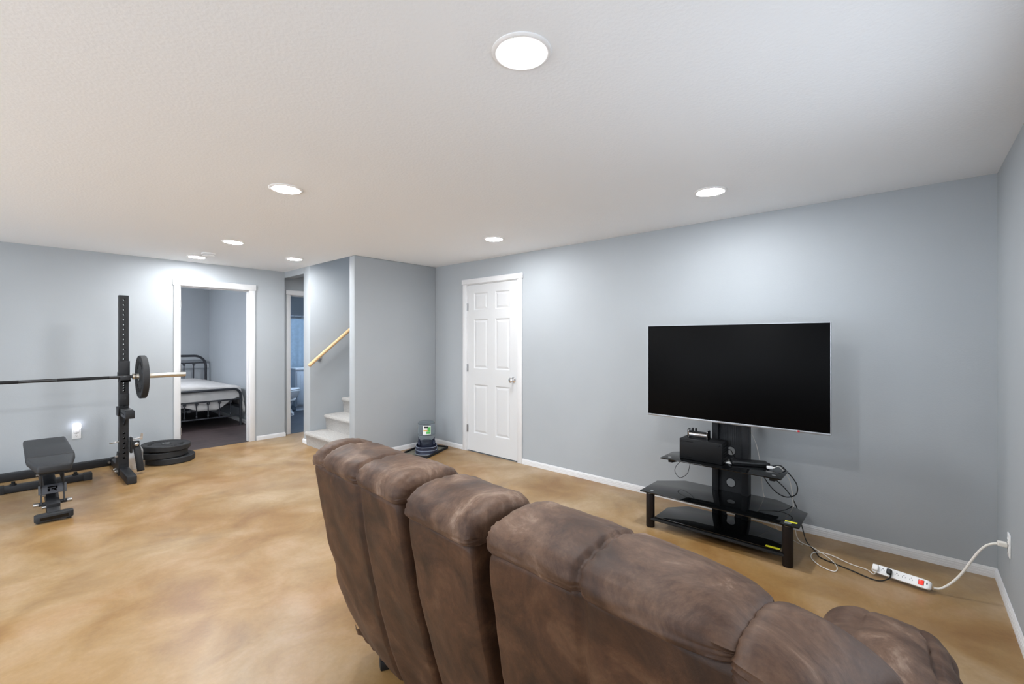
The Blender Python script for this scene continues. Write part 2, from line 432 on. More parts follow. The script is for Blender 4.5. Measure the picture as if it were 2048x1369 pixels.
# ---- baseboards: ridged profile extruded along a line
BBP = [(0, 0), (.011, 0), (.011, .018), (.009, .020), (.0105, .022), (.0105, .033), (.0085, .035), (.0095, .037), (.0095, .044), (.007, .047), (.007, .050), (.004, .057), (0, .057)]
def baseboard(name, p0, p1, nrm):
    mb = MB(); n = len(BBP); vs = []
    for p in (p0, p1):
        for d, z in BBP: vs.append((p[0] + nrm[0] * d, p[1] + nrm[1] * d, z))
    mb.add(vs, [tuple(reversed(range(n))), tuple(range(n, 2 * n))] + [(i, (i + 1) % n, n + (i + 1) % n, n + i) for i in range(n)])
    return struct(mb, name, 'trim', smooth=False)
baseboard('baseboard_back', (A, C), (A, DY0 - .07), (-1, 0))
baseboard('baseboard_back_corner', (A, DY1 + .07), (A, P), (-1, 0))
baseboard('baseboard_right', (LEFT, C), (A, C), (0, 1))
baseboard('baseboard_left', (LEFT, B), (BX0 - .09, B), (0, -1))
baseboard('baseboard_left_corner', (BX1 + .09, B), (C1, B), (0, -1))
baseboard('baseboard_left_return', (C1, B - .011), (C1, HB), (1, 0))
baseboard('baseboard_partition', (C1, P), (A, P), (0, -1))
baseboard('baseboard_partition_end', (C1, P - .011), (C1, P2), (-1, 0))
baseboard('baseboard_stair_end', (C1, S0), (C1, S1 + .011), (-1, 0))
baseboard('baseboard_stair_hall', (C1 - .011, S1), (4.4, S1), (0, 1))
baseboard('baseboard_bedroom_right', (2.58, B + .116), (2.58, 10.1), (-1, 0))
baseboard('baseboard_bedroom_back', (-.7, 10.1), (2.58, 10.1), (0, -1))

# ---- door frames: side casings, craftsman head with a small overhang, jamb, stop, hinges
def frame_y(name, x0, x1, zt, y, depth, cw=.066, hinge_left=True, head_h=.075):
    r = sroot(name)
    MB().box(x0 - cw - .004, x0 - .004, y - .016, y, 0, zt + .004).build('side_casing', 'trim', r, bevel=.003)
    MB().box(x1 + .004, x1 + cw + .004, y - .016, y, 0, zt + .004).build('side_casing', 'trim', r, bevel=.003)
    MB().box(x0 - cw - .014, x1 + cw + .014, y - .022, y, zt + .004, zt + .004 + head_h).build('head_casing', 'trim', r, bevel=.004)
    MB().box(x0 - .017, x0, y - .004, y + depth + .004, 0, zt).build('jamb', 'trim', r, bevel=.002)
    MB().box(x1, x1 + .017, y - .004, y + depth + .004, 0, zt).build('jamb', 'trim', r, bevel=.002)
    MB().box(x0 - .017, x1 + .017, y - .004, y + depth + .004, zt, zt + .017).build('head_jamb', 'trim', r, bevel=.002)
    MB().box(x0, x0 + .011, y + .04, y + .075, 0, zt).box(x1 - .011, x1, y + .04, y + .075, 0, zt).box(x0, x1, y + .04, y + .075, zt - .011, zt).build('door_stop', 'trim', r, bevel=.002)
    if hinge_left:
        for z in (.25, 1.02, 1.80):
            h = MB().box(x0 - .001, x0 + .0025, y + .002, y + .036, z - .045, z + .045); h.cyl((x0 + .004, y - .004, z - .045), (x0 + .004, y - .004, z + .045), .005, 10)
            h.build('hinge', 'nickel', r)
    return r
frame_y('trim_1', BX0, BX1, BZ, B, .116)
frame_y('trim_2', VX0, VX1, VZ, HB, .116, cw=.055, hinge_left=False, head_h=.066)
# frame of the closed door on the television wall
t = sroot('trim_3'); cw = .066
for y0, y1 in ((DY0 - .008 - cw, DY0 - .008), (DY1 + .008, DY1 + .008 + cw)):
    MB().box(A - .016, A, y0, y1, 0, DZ + .01).build('side_casing', 'trim', t, bevel=.003)
MB().box(A - .022, A, DY0 - .008 - cw - .012, DY1 + .008 + cw + .012, DZ + .01, DZ + .072).build('head_casing', 'trim', t, bevel=.004)
for y0, y1 in ((DY0 - .011, DY0 - .002), (DY1 + .002, DY1 + .011)):
    MB().box(A - .004, A + .12, y0, y1, 0, DZ + .01).build('jamb', 'trim', t)
MB().box(A - .004, A + .12, DY0 - .011, DY1 + .011, DZ + .002, DZ + .011).build('head_jamb', 'trim', t)

# ---- closed six-panel door
d = sroot('door_1', (A + .004, 0, 0))
TH = .035; rec = .009
ycols = [(3.378, 3.604), (3.728, 3.962)]
zrows = [(.236, .826), (1.018, 1.612), (1.724, 1.931)]
s_ = MB().box(rec, TH, DY0, DY1, .013, DZ)
ys = [DY0, ycols[0][0], ycols[0][1], ycols[1][0], ycols[1][1], DY1]; zs = [.013, .236, .826, 1.018, 1.612, 1.724, 1.931, DZ]
for a_, b_ in ((0, 1), (2, 3), (4, 5)): s_.box(0, rec, ys[a_], ys[b_], zs[0], zs[7])
for (y0, y1) in ycols:
    for a_, b_ in ((0, 1), (2, 3), (4, 5), (6, 7)): s_.box(0, rec, y0, y1, zs[a_], zs[b_])
s_.build('slab', 'door', d, smooth=False)
for (y0, y1) in ycols:
    for (z0, z1) in zrows:
        m_ = MB(); g = .028; e = .002
        def ringp(i, x): return [(x, y0 + i, z0 + i), (x, y1 - i, z0 + i), (x, y1 - i, z1 - i), (x, y0 + i, z1 - i)]
        vs = ringp(0, 0.0) + ringp(.012, rec - .0005) + ringp(.016, rec - .0005) + ringp(.040, .0015)
        fs = []
        for q in range(3):
            for i in range(4): fs.append((q * 4 + i, q * 4 + (i + 1) % 4, q * 4 + 4 + (i + 1) % 4, q * 4 + 4 + i))
        fs.append((12, 13, 14, 15)); m_.add(vs, fs); m_.build('panel', 'door', d, smooth=False)
for z in (.278, 1.019, 1.767):
    h = MB().cyl((-.006, DY1 + .005, z - .045), (-.006, DY1 + .005, z + .045), .0065, 12)
    for k in range(3): h.cyl((-.006, DY1 + .005, z - .03 + k * .03 - .001), (-.006, DY1 + .005, z - .03 + k * .03 + .001), .0072, 12)
    h.box(-.005, -.0005, DY1 - .012, DY1 + .004, z - .044, z + .044)
    h.build('hinge', 'nickel', d)
k = MB().lathe([(.031, 0), (.031, -.006), (.016, -.010), (.0125, -.018), (.0125, -.032), (.022, -.038), (.0285, -.050), (.0275, -.060), (.020, -.066), (.006, -.067)], (0, 3.318, .915), 28, 'X').build('knob', 'chrome', d)
MB().lathe([(.007, -.066), (.007, -.069), (.004, -.0695)], (0, 3.318, .915), 14, 'X').build('keyhole', 'nickel', k)

# ---- carpeted stairs
st = sroot('stairs', (0, 0, 0)); st['label'] = 'grey carpeted stairs rising beside the partition'
for i in range(12):
    z = .178 + i * .198; x0 = C1 - .06 + i * .245
    if x0 > 5.4: break
    n = 8; prof = [(x0 + .03, z - .198 if i else 0), (x0 + .022, z - .06)]
    for j in range(n + 1):
        a_ = PI * 1.15 - j / n * PI * .65
        prof.append((x0 + .028 + .028 * math.cos(a_), z - .03 + .030 * math.sin(a_)))
    prof += [(x0 + .30, z), (x0 + .30, z - .198 if i else 0)]
    mb = MB(); y0 = P2 + .002; y1 = S0 - .002 if i else S0 + .02
    mb.prism(prof, y0, S0 - .002, 'Y')
    if i == 0:
        lim = C1 - .0125
        mb.prism([(min(q[0], lim), q[1]) for q in prof], S0 - .002, S0 + .03, 'Y')
    mb.build('step', 'carpet', st, angle=50)

# ---- oak handrail on two brackets
hr = thing('handrail', 'round oak handrail on metal brackets rising along the stair wall', 'handrail', (0, 0, 0))
p0 = Vector((2.56, 5.745, 1.03)); dr = Vector((.539, 0, .456)).normalized()
pts = [p0 + dr * q for q in (0, .004, .012, 3.0)]
MB().loft(pts, [.014, .020, .022, .022], 20).build('rail', 'wood', hr)
for q in (.22, 1.4):
    c_ = p0 + dr * q
    b_ = MB().loft(catmull([c_ + Vector((0, 0, -.018)), c_ + Vector((0, .004, -.055)), c_ + Vector((0, .03, -.075)), Vector((c_.x, S0 - .004, c_.z - .075))], 5), .006, 10)
    b_.cyl((c_.x, S0 - .006, c_.z - .075), (c_.x, S0 - .0005, c_.z - .075), .026, 20)
    b_.bar(c_ - dr * .03 + Vector((0, 0, -.024)), c_ + dr * .03 + Vector((0, 0, -.024)), .018, .004)
    b_.build('bracket', 'nickel', hr)

# ================================================================== CEILING FIXTURES
lamp_pos = [((1.131, .961), 'recessed ceiling light nearest the camera, above the loveseat'),
            ((1.171, 2.950), 'recessed ceiling light over the open floor between loveseat and weights'),
            ((1.463, 4.939), 'recessed ceiling light next before the smoke detector'),
            ((1.453, 6.147), 'recessed ceiling light close to the bedroom door, just past the smoke detector'),
            ((2.254, 5.437), 'recessed ceiling light in front of the stairs and hall opening'),
            ((3.060, 2.943), 'recessed ceiling light in front of the white six-panel door'),
            ((3.003, .957), 'recessed ceiling light above the television'),
            ((-.75, .961), 'added unseen recessed ceiling light behind the photographer by the right wall'),  # from here on unseen, continuing the grid, added to brighten the room
            ((-.75, 2.950), 'added recessed ceiling light left of the photographer, out of view'),
            ((-.75, 4.939), 'added recessed ceiling light, out of view over the unseen end of the barbell')]
root = None
for (x, y), lab in lamp_pos:
    if root is None:
        root = thing('ceiling_light', lab, 'ceiling light', (x, y, H), 0, 'recessed ceiling lights')
        MB().lathe([(.099, 0), (.099, -.003), (.094, -.007), (.084, -.008), (.077, -.005), (.077, 0)], n=48).build('trim_ring', 'white', root)
        MB().lathe([(.0755, -.004)] + [(.0755 * math.cos(q * PI / 20), -.005 - .008 * math.sin(q * PI / 20)) for q in range(10)] + [(.002, -.013)], n=40).build('diffuser', 'lamp', root)
        o = root
    else: o = copy_tree(root)
    o.location = (x, y, H); o['label'] = lab
sd = thing('smoke_detector', 'round white smoke detector on the ceiling between two recessed lights', 'smoke detector', (1.478, 5.80, H))
MB().lathe([(.066, 0), (.066, -.010), (.062, -.012)], n=40).build('base', 'white', sd)
MB().lathe([(.056, -.012), (.060, -.016), (.058, -.030), (.046, -.036), (.01, -.037)], n=40).build('cover', 'white', sd)
MB().lathe([(.057, -.0125), (.0605, -.0195), (.0608, -.022), (.057, -.0225)], n=40).build('vent_slot', 'nickel', sd)

# ================================================================== LOVESEAT
sofa = thing('loveseat', 'brown suede reclining loveseat with centre console, seen from behind', 'sofa', (.7715, .95, 0), -math.radians(3.6))
def nz(x, y, z, s): return noise.noise(Vector((x * s, y * s, z * s)))
def roll(y0, y1, seams, name, pinch=(1, 1), drop=0.0, rx=.128, rz=.058, cx=.112, cz=.892, outer=0, rad=(.045, .045), sag=0):
    """padded headrest roll along y; seams = y positions of stitched creases"""
    mb = MB(); nu = max(24, int((y1 - y0) / .0075)); nv = 56
    def fn(u, v):
        y = y0 + (y1 - y0) * u; L = (y1 - y0)
        a_ = 2 * PI * v
        du0 = (y - y0); du1 = (y1 - y)
        s = 1.0
        for dd, pn, R in ((du0, pinch[0], rad[0]), (du1, pinch[1], rad[1])):
            if dd < R: s *= 1 - pn * .34 * (1 - math.sqrt(max(0, 1 - (1 - dd / R) ** 2)))
        wr = 0.0
        for sy in seams:
            q = abs(y - sy)
            s *= 1 - .075 * math.exp(-(q / .010) ** 2) - .02 * math.exp(-(q / .035) ** 2)
            wr -= .0048 * math.exp(-(q / .008) ** 2)
            wr += .0042 * math.exp(-(q / .030)) * math.sin(a_ * 23 + 2 * math.sin(a_ * 5))
        for dd in (du0, du1):
            wr += .003 * math.exp(-dd / .05) * math.sin(a_ * 27 + 1.7 * math.sin(a_ * 3 + y0 * 9))
        ca, sa = math.cos(a_), math.sin(a_)
        ex = .86
        px = math.copysign(abs(ca) ** ex, ca); pz = math.copysign(abs(sa) ** ex, sa)
        k_ = wr + .006 * nz(px, y * 3.0, pz, 1.6) + .003 * nz(px * 2, y * 9, pz * 2, 2.2)
        low = .030 + .05 * max(0, ca)
        if sa < 0 and ca < 0: px = -abs(ca) ** .22
        zr = rz if pz > 0 else low
        x = cx + (rx * px) * (1 - (1 - s) * .8); z = cz + zr * pz * s - (rz * .25 * (1 - s) if pz > 0 else 0)
        x += px * k_; z += pz * k_ * (1 if pz > 0 else .3)
        if sag:
            t_ = (y - y0) / L if sag > 0 else (y1 - y) / L
            z -= max(0, pz) * .034 * max(0, (t_ - .45) / .55) ** 2
        if outer:
            t_ = ((y - y0) / L if outer > 0 else (y1 - y) / L)
            z -= drop * t_ ** 2.2 * (1 if pz > -.5 else .5)
            y += outer * t_ * .055 * (px + 1) / 2
        return (x, y, z)
    mb.grid(nu, nv, fn, closed_v=True)
    return mb.build(name, 'suede_worn_toplit', sofa, angle=80)
def back(y0, y1, crease, name, zt=.880, outer=0):
    mb = MB(); hx = (y1 - y0) / 2; cy = (y0 + y1) / 2
    def fn(p, q, r):
        # p: depth (-1 rear), q: along, r: height
        t_ = (r + 1) / 2
        y = cy + q * hx
        e = abs(q) if outer == 0 else max(0, q * outer)
        zb = .095 + .03 * math.sin(y * 9) * .5
        if outer: zb += .02 * max(0, q * outer) ** 3
        z = zb + (zt - zb) * t_
        xr = .185 * (1 - t_) ** 1.12 - .004 - .018 * math.sin(PI * t_)
        x = xr + (p + 1) / 2 * .13
        if p < 0:
            b_ = -p
            x -= b_ * (.012 * (1 - q * q) * math.sin(PI * min(1, t_ * 1.05)))
            if crease is not None: x += b_ * .013 * math.exp(-((y - crease) / .011) ** 2)
            x += b_ * (.012 * nz(y, z, 3.1, 4.0) + .004 * nz(y, z, 7, 11))
        if outer:
            o_ = max(0, q * outer)
            y += outer * o_ * (.050 / (1 + math.exp((z - .37) / .025)) - .020 * math.exp(-((z - .46) / .07) ** 2) + .01 * nz(z, 1, 2, 8))
        return (x, y, z)
    mb.pillow((8, 64, 48), 20, fn)
    return mb.build(name, 'suede', sofa, angle=80)
for sgn in (1, -1):
    ys_ = sorted((sgn * .196, sgn * .858))
    back(ys_[0], ys_[1], sgn * .468, 'back_panel', outer=sgn)
    ra = sorted((sgn * .192, sgn * .756))
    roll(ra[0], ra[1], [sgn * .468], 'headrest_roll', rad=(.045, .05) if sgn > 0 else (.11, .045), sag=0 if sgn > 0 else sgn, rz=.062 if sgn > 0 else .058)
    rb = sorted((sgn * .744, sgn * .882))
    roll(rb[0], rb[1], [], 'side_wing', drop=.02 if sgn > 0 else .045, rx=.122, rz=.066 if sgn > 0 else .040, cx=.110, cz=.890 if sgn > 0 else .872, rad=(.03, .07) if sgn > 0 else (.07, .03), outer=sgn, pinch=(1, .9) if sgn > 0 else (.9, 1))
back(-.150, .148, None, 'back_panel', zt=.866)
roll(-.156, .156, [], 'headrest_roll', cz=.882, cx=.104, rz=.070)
# dark fabric between the sections
for sgn in (1, -1):
    MB().prism([(.24, .12), (.34, .12), (.22, .86), (.06, .86)], sgn * .172 - .03, sgn * .172 + .03, 'Y').build('gap_lining', 'suede_dark', sofa)
# hem strips
def hem(y0, y1, x, z):
    MB().grid(30, 1, lambda u, v: (x + .012 * nz(u * 4, 1, 2, 1.7) + v * .004, y0 + (y1 - y0) * u, z - .03 * v + .018 * nz(u * 5, 4, 1, 1.5))).build('hem_flap', 'suede', sofa)
hem(.60, .895, .188, .112); hem(-.895, -.60, .188, .112)
# arms
def arm(sgn):
    yc = sgn * .845
    def body(p, q, r): return (.62 + p * .30, yc + q * .125 + sgn * .01, .30 + r * .245)
    MB().pillow((10, 6, 8), 9, body).build('arm_body', 'suede', sofa, angle=80)
    mb = MB()
    def pad(p, q, r):
        x = .56 + p * .38; y = yc + q * .152 + sgn * .012
        top = .535 + r * .092 + .022 * (1 - q * q) * max(0, r) - .03 * max(0, p) ** 4 * max(0, r) + .02 * max(0, -p) ** 2
        ang = math.atan2(r, q * sgn)
        wr = 0
        for k_, a0 in enumerate((.25, .62, 1.0)):
            wr += .011 * math.exp(-((ang - a0 - .25 * (p - .6)) / .045) ** 2) * min(1, max(0, (p + .2) * 1.4))
        wr += .007 * math.exp(-((ang - 1.9) / .05) ** 2)
        n_ = .010 * nz(x, y, top, 7) + .005 * nz(x, y, top, 16)
        return (x + p * n_, y + q * (n_ - wr), top + r * (n_ - wr * 1.2))
    mb.pillow((56, 36, 28), 3.4, pad)
    mb.build('arm_pad', 'suede_worn_toplit', sofa, angle=80)
    def front(p, q, r): return (.925 + p * .05, yc + q * .13 + sgn * .01, .29 + r * .23)
    MB().pillow((6, 10, 12), 5, front).build('arm_front', 'suede', sofa, angle=80)
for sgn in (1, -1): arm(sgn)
# seats, back cushions, footrests, console
for sgn in (1, -1):
    yc = sgn * .435
    MB().pillow((20, 20, 8), 4.5, lambda p, q, r: (.60 + p * .33, yc + q * .262, .40 + r * .095 + .02 * (1 - q * q) * r + .006 * nz(p, q, sgn, 3))).build('seat_cushion', 'suede', sofa, angle=80)
    MB().pillow((10, 20, 18), 4.5, lambda p, q, r: (.27 + p * .09 + (1 - r) * .02 + .02 * (1 - q * q) * max(0, p), yc + q * .265, .62 + r * .22 + .006 * nz(p, q, r, 3))).build('back_cushion', 'suede', sofa, angle=80)
    MB().pillow((6, 20, 12), 6, lambda p, q, r: (.915 + p * .035, yc + q * .26, .235 + r * .14)).build('footrest', 'suede', sofa, angle=80)
    MB().prism([(.26, .02), (.92, .02), (.90, .10), (.28, .10)], yc - .24, yc + .24, 'Y').build('base_rail', 'matte', sofa, bevel=.004)
cs = MB().pillow((16, 10, 12), 10, lambda p, q, r: (.58 + p * .36, q * .15, .29 + r * .24)).build('console', 'suede', sofa, angle=80)
MB().pillow((10, 10, 6), 6, lambda p, q, r: (.46 + p * .17, q * .14, .555 + r * .035)).build('console_lid', 'suede', cs, angle=80)
for sgn in (1, -1):
    MB().lathe([(.042, .53), (.042, .542), (.038, .544), (.036, .536), (.034, .50), (.002, .495)], (.80, sgn * .062, 0), 28).build('cup_holder', 'glossblack', cs)
# recliner feet on the floor behind
for sgn in (1, -1):
    y = sgn * .69
    ft = MB().obox((.262, y, .021), (.9, -.35, 0), (.35, .9, 0), (0, 0, 1), .055, .022, .020)
    ft.bar((.27, y, .03), (.42, y, .12), .03, .03)
    f_ = ft.build('recliner_foot', 'plastic', sofa, bevel=.006)
    MB().cyl((.222, y + .018, .040), (.222, y + .018, .0425), .004, 10).build('screw', 'zinc', f_)

# ================================================================== TELEVISION AND STAND
TX = 3.35
tv = thing('television', 'large black flat-screen television with thin silver lower bezel', 'television', (TX, .95, .778))
TW, THH = 1.180, .697
MB().box(.006, .034, -TW / 2, TW / 2, 0, THH).build('housing', 'plastic', tv, bevel=.003)
MB().box(.030, .075, -.40, .40, .05, .45).build('rear_case', 'plastic', tv, bevel=.01)
MB().box(.0, .007, -TW / 2 + .003, TW / 2 - .003, .014, THH - .003).build('screen', 'screen', tv, bevel=.001)
MB().box(-.003, .012, -TW / 2, TW / 2, -.002, .012).build('lower_bezel', 'bezel', tv, bevel=.0015)
MB().box(.0, .010, -TW / 2 - .0015, -TW / 2 + .0025, 0, THH).box(0, .010, TW / 2 - .0025, TW / 2 + .0015, 0, THH).box(0, .010, -TW / 2, TW / 2, THH - .002, THH + .0015).build('edge_trim', 'bezel', tv)
MB().box(-.0045, -.002, -.428, -.416, .000, .011).build('logo', 'redmark', tv)
MB().box(-.0047, -.0025, -.4155, -.411, .002, .009).build('logo', 'white', tv)

SX = 3.095
stn = thing('tv_stand', 'black glass three-shelf television stand with perforated centre spine', 'tv stand', (SX, .985, 0))
# legs
for y in (.435, -.435):
    MB().lathe([(.030, 0), (.030, .243)], (.035, y, 0), 28, 'Z', 1.0, 1.0).build('leg', 'brownleg', stn, bevel=.003)
    MB().lathe([(.024, .243), (.024, .250)], (.035, y, 0), 20).build('leg_cap', 'nickel', stn)
def shelf(poly, z, th=.008): return MB().prism(poly, z, z + th).build('shelf', 'glass', stn, bevel=.0012)
sh_mid = shelf([(0, .50), (.30, .50), (.445, .335), (.445, -.30), (.30, -.50), (0, -.50)], .250)
sh_low = shelf([(.02, .395), (.25, .395), (.38, .29), (.40, -.20), (.32, -.395), (.02, -.395)], .078)
ZT = .487
sh_top = shelf([(.115, .395), (.345, .395), (.445, .30), (.445, -.28), (.345, -.385), (.115, -.385)], ZT)
# bottom frame
MB().box(.005, .045, -.42, .42, .058, .074).box(.36, .40, -.25, .25, .03, .072).build('lower_frame', 'matte', stn, bevel=.003)
# spine: two side channels and a perforated panel with round cable holes
sy = -.012
for s in (1, -1):
    MB().box(.375, .455, sy + s * .100 - .022, sy + s * .100 + .022, 0, 1.20).build('spine_channel', 'black', stn, bevel=.003)
MB().box(.28, .60, sy - .16, sy + .16, .0, .014).build('spine_foot', 'black', stn, bevel=.003)
pn = MB(); xh = .405
def holed(z0, z1, zc, r=.031, hw=.078):
    n = 40; vs = []; fs = []
    for x in (xh, xh + .004):
        for j in range(n):
            a_ = 2 * PI * j / n; cy_, cz_ = math.cos(a_), math.sin(a_)
            vs.append((x, sy + r * cy_, zc + r * cz_))
            k_ = 1 / max(abs(cy_), abs(cz_)); ex, ez = cy_ * k_, cz_ * k_
            vs.append((x, sy + hw * ex, (zc + (z1 - zc) * ez) if ez > 0 else (zc + (zc - z0) * ez)))
    for l in range(2):
        for j in range(n):
            b0 = l * 2 * n; fs.append((b0 + 2 * j, b0 + 2 * ((j + 1) % n), b0 + 2 * ((j + 1) % n) + 1, b0 + 2 * j + 1))
    for j in range(n): fs.append((2 * j, 2 * ((j + 1) % n), 2 * n + 2 * ((j + 1) % n), 2 * n + 2 * j))
    pn.add(vs, fs)
holed(.02, .21, .102); holed(.21, .44, .325); holed(.44, .72, .556); pn.box(xh, xh + .004, sy - .078, sy + .078, .72, 1.2)
pnl = pn.build('spine_panel', 'mesh', stn, smooth=False)
for zc in (.102, .325, .556):
    MB().loft([(xh, sy + .0325 * math.cos(2 * PI * j / 36), zc + .0325 * math.sin(2 * PI * j / 36)) for j in range(36)], .0028, 8, closed=True).build('hole_grommet', 'matte', pnl)
for q in range(13):
    y = sy - .072 + q * .012
    MB().box(xh - .0015, xh, y - .0012, y + .0012, .60, .79).build('rib', 'black', pnl)
# shelf brackets under the top shelf
for y in (.33, -.33):
    MB().prism([(.14, ZT - .001), (.44, ZT - .001), (.44, ZT - .05), (.40, ZT - .055), (.14, ZT - .022)], y - .016, y + .016, 'Y').build('shelf_bracket', 'matte', stn, bevel=.003)
MB().box(.40, .44, -.34, .34, ZT - .05, ZT - .01).build('bracket_beam', 'matte', stn, bevel=.003)
for s, z in ((sh_top, ZT), (sh_mid, .250)):
    for y in ((.345, -.335) if z == ZT else (.43,)):
        MB().lathe([(.012, z + .008), (.012, z + .0095), (.008, z + .0105)], (.17 if z == ZT else .05, y, 0), 16).build('mount_disc', 'chrome', s)
MB().box(.055, .078, -.50 + .02, -.50 + .085, .2582, .2588).build('safety_sticker', 'yellow', sh_mid)
MB().lathe([(.020, .2582), (.020, .2594)], (.04, -.435, 0), 20).build('mount_disc', 'chrome', sh_mid)
MB().box(.026, .052, -.395, -.315, .0862, .0868).build('safety_sticker', 'yellow', sh_low)
# tv mount plate
MB().box(TX + .075 - SX, .376, sy - .12, sy + .12, .90, 1.15).build('mount_plate', 'black', stn, bevel=.004)

ZS = ZT + .0085
gc = thing('game_console', 'black box-shaped game console lying on its side on the top shelf', 'game console', (3.285, 1.118, ZS))
MB().box(0, .150, -.148, .148, .002, .149).build('case', 'console', gc, bevel=.004)
MB().box(-.0015, .0, -.135, -.127, .128, .134).build('power_button', 'glossblack', gc)
MB().box(-.0012, .0, .05, .14, .131, .1325).build('disc_slot', 'glossblack', gc)
MB().box(-.0012, .0, .06, .135, .016, .020).build('front_port', 'glossblack', gc)
for q in range(7):
    for r in range(7):
        MB().cyl((.02 + q * .018, -.1482, .02 + r * .018), (.02 + q * .018, -.1495, .02 + r * .018), .006, 8).build('vent_hole', 'matte', gc)
for x_, y_ in ((.02, .12), (.13, .12), (.02, -.12), (.13, -.12)): MB().cyl((x_, y_, -.0005), (x_, y_, .0025), .008, 10).build('rubber_foot', 'matte', gc)

rs = thing('chrome_roller', 'small chrome cylinder with black end plates on top of the game console', 'gadget', (3.355, 1.150, ZS + .1485))
MB().cyl((0, -.062, .027), (0, .062, .027), .0225, 32).build('cylinder', 'chrome', rs)
for y in (-.068, .062):
    MB().prism([(-.026, 0), (.026, 0), (.026, .058), (.018, .064), (-.018, .064), (-.026, .058)], y, y + .006, 'Y').build('end_plate', 'chrome', rs, bevel=.002)
for y in (-.072, .069):
    MB().prism([(-.028, 0), (.028, 0), (.028, .060), (.018, .067), (-.018, .067), (-.028, .060)], y, y + .004, 'Y').build('end_cover', 'glossblack', rs, bevel=.001)
for y in (.020, .044):
    MB().box(-.008, .008, y - .006, y + .006, .046, .074).build('prong', 'matte', rs, bevel=.002)
MB().box(-.02, .02, -.066, .066, .046, .0495).build('top_strip', 'matte', rs)

br = thing('media_box', 'slim black media box on the right of the top shelf', 'media box', (3.43, .835, ZS), math.radians(24))
MB().pillow((8, 16, 4), 12, lambda p, q, r: (p * .045, q * .118, .014 + r * .0135)).build('case', 'plastic', br, angle=60)
MB().box(-.0465, -.0452, -.10, .10, .012, .015).build('seam_line', 'glossblack', br)
MB().box(-.02, .004, -.126, -.117, .008, .022).build('socket', 'matte', br)
wp = thing('white_plug', 'white cable plug at the end of the slim black media box', 'plug', (3.395, .700, ZS), math.radians(24))
MB().box(-.012, .012, -.018, .018, .006, .022).build('plug_body', 'white', wp, bevel=.003)
MB().cyl((0, -.018, .014), (0, -.03, .014), .005, 12).build('strain_relief', 'white', wp)
tag(MB().prism([(3.375, 1.0), (3.365, .930), (3.49, .955), (3.49, .985)], ZS, ZS + .002).build('paper_card', 'paper'), 'small white card lying on the top shelf beside the console', 'card')

# ---- cables
def cable(name, pts, r, mat, label, parent=None, k=8):
    o = MB().loft(catmull(pts, k), r, 8).build(name, mat, parent)
    if label: tag(o, label, 'cable')
    return o
cable('power_cable', [(3.40, .71, ZS + .012), (3.43, .65, ZS + .03), (3.45, .607, .485), (3.46, .556, .412), (3.46, .560, .345), (3.47, .621, .311), (3.50, .695, .331), (3.55, .771, .40), (3.57, .80, .47)], .0035, 'plastic', 'thick black cable looping off the right end of the top shelf')
cable('power_cable', [(3.57, .79, .47), (3.58, .72, .40), (3.60, .64, .32), (3.615, .585, .22), (3.60, .545, .08), (3.56, .515, .012), (3.45, .45, .005), (3.376, .418, .005), (3.339, .338, .005), (3.311, .263, .005), (3.269, .168, .005), (3.268, .120, .008), (3.290, .085, .025), (3.312, .078, .040)], .0035, 'plastic', 'black cable running down behind the stand and across the floor to the power strip')
cable('thin_cable', [(3.395, .680, ZS + .014), (3.42, .645, ZS + .02), (3.47, .60, .43), (3.50, .585, .30), (3.52, .58, .15), (3.54, .56, .02), (3.50, .47, .005), (3.40, .375, .005), (3.30, .325, .005), (3.225, .331, .005), (3.25, .402, .005), (3.339, .46, .005), (3.43, .450, .008), (3.442, .374, .011), (3.40, .27, .005), (3.38, .19, .005), (3.325, .155, .012), (3.322, .140, .038)], .0028, 'cord', 'thin white cable coiled on the floor between the stand and the power strip')
cable('thin_cable', [(3.50, 1.22, .485), (3.50, 1.262, .423), (3.50, 1.287, .33), (3.50, 1.345, .285), (3.50, 1.384, .323), (3.50, 1.376, .37), (3.49, 1.34, .41), (3.48, 1.32, .440)], .0022, 'plastic', 'thin black cable loop hanging under the left end of the top shelf')
cable('console_cable', [(3.40, .965, ZS + .09), (3.43, .952, ZS + .08), (3.455, .935, ZS + .03), (3.47, .90, ZS + .012), (3.50, .88, ZS + .02), (3.565, .87, ZS - .02), (3.58, .86, .40)], .003, 'plastic', 'black cable hanging from the vented end of the game console')
cable('thin_cable', [(3.565, .865, .80), (3.57, .862, .72), (3.61, .83, .60), (3.60, .80, .45), (3.60, .78, .25), (3.58, .70, .05), (3.55, .60, .005), (3.50, .53, .005)], .002, 'cord', 'thin white cable dropping behind the spine to the floor')

# ---- power strip
sa = math.atan2(-.235, -.045)
PS_RZ = math.atan2(.235, .045) - PI / 2
ps = thing('power_strip', 'white power strip with red rocker switch lying on the floor', 'power strip', (3.352, .033, .0205))
ps.rotation_euler = (0, -math.radians(48), PS_RZ)
PSM = Matrix.Translation(ps.location) @ ps.rotation_euler.to_matrix().to_4x4()
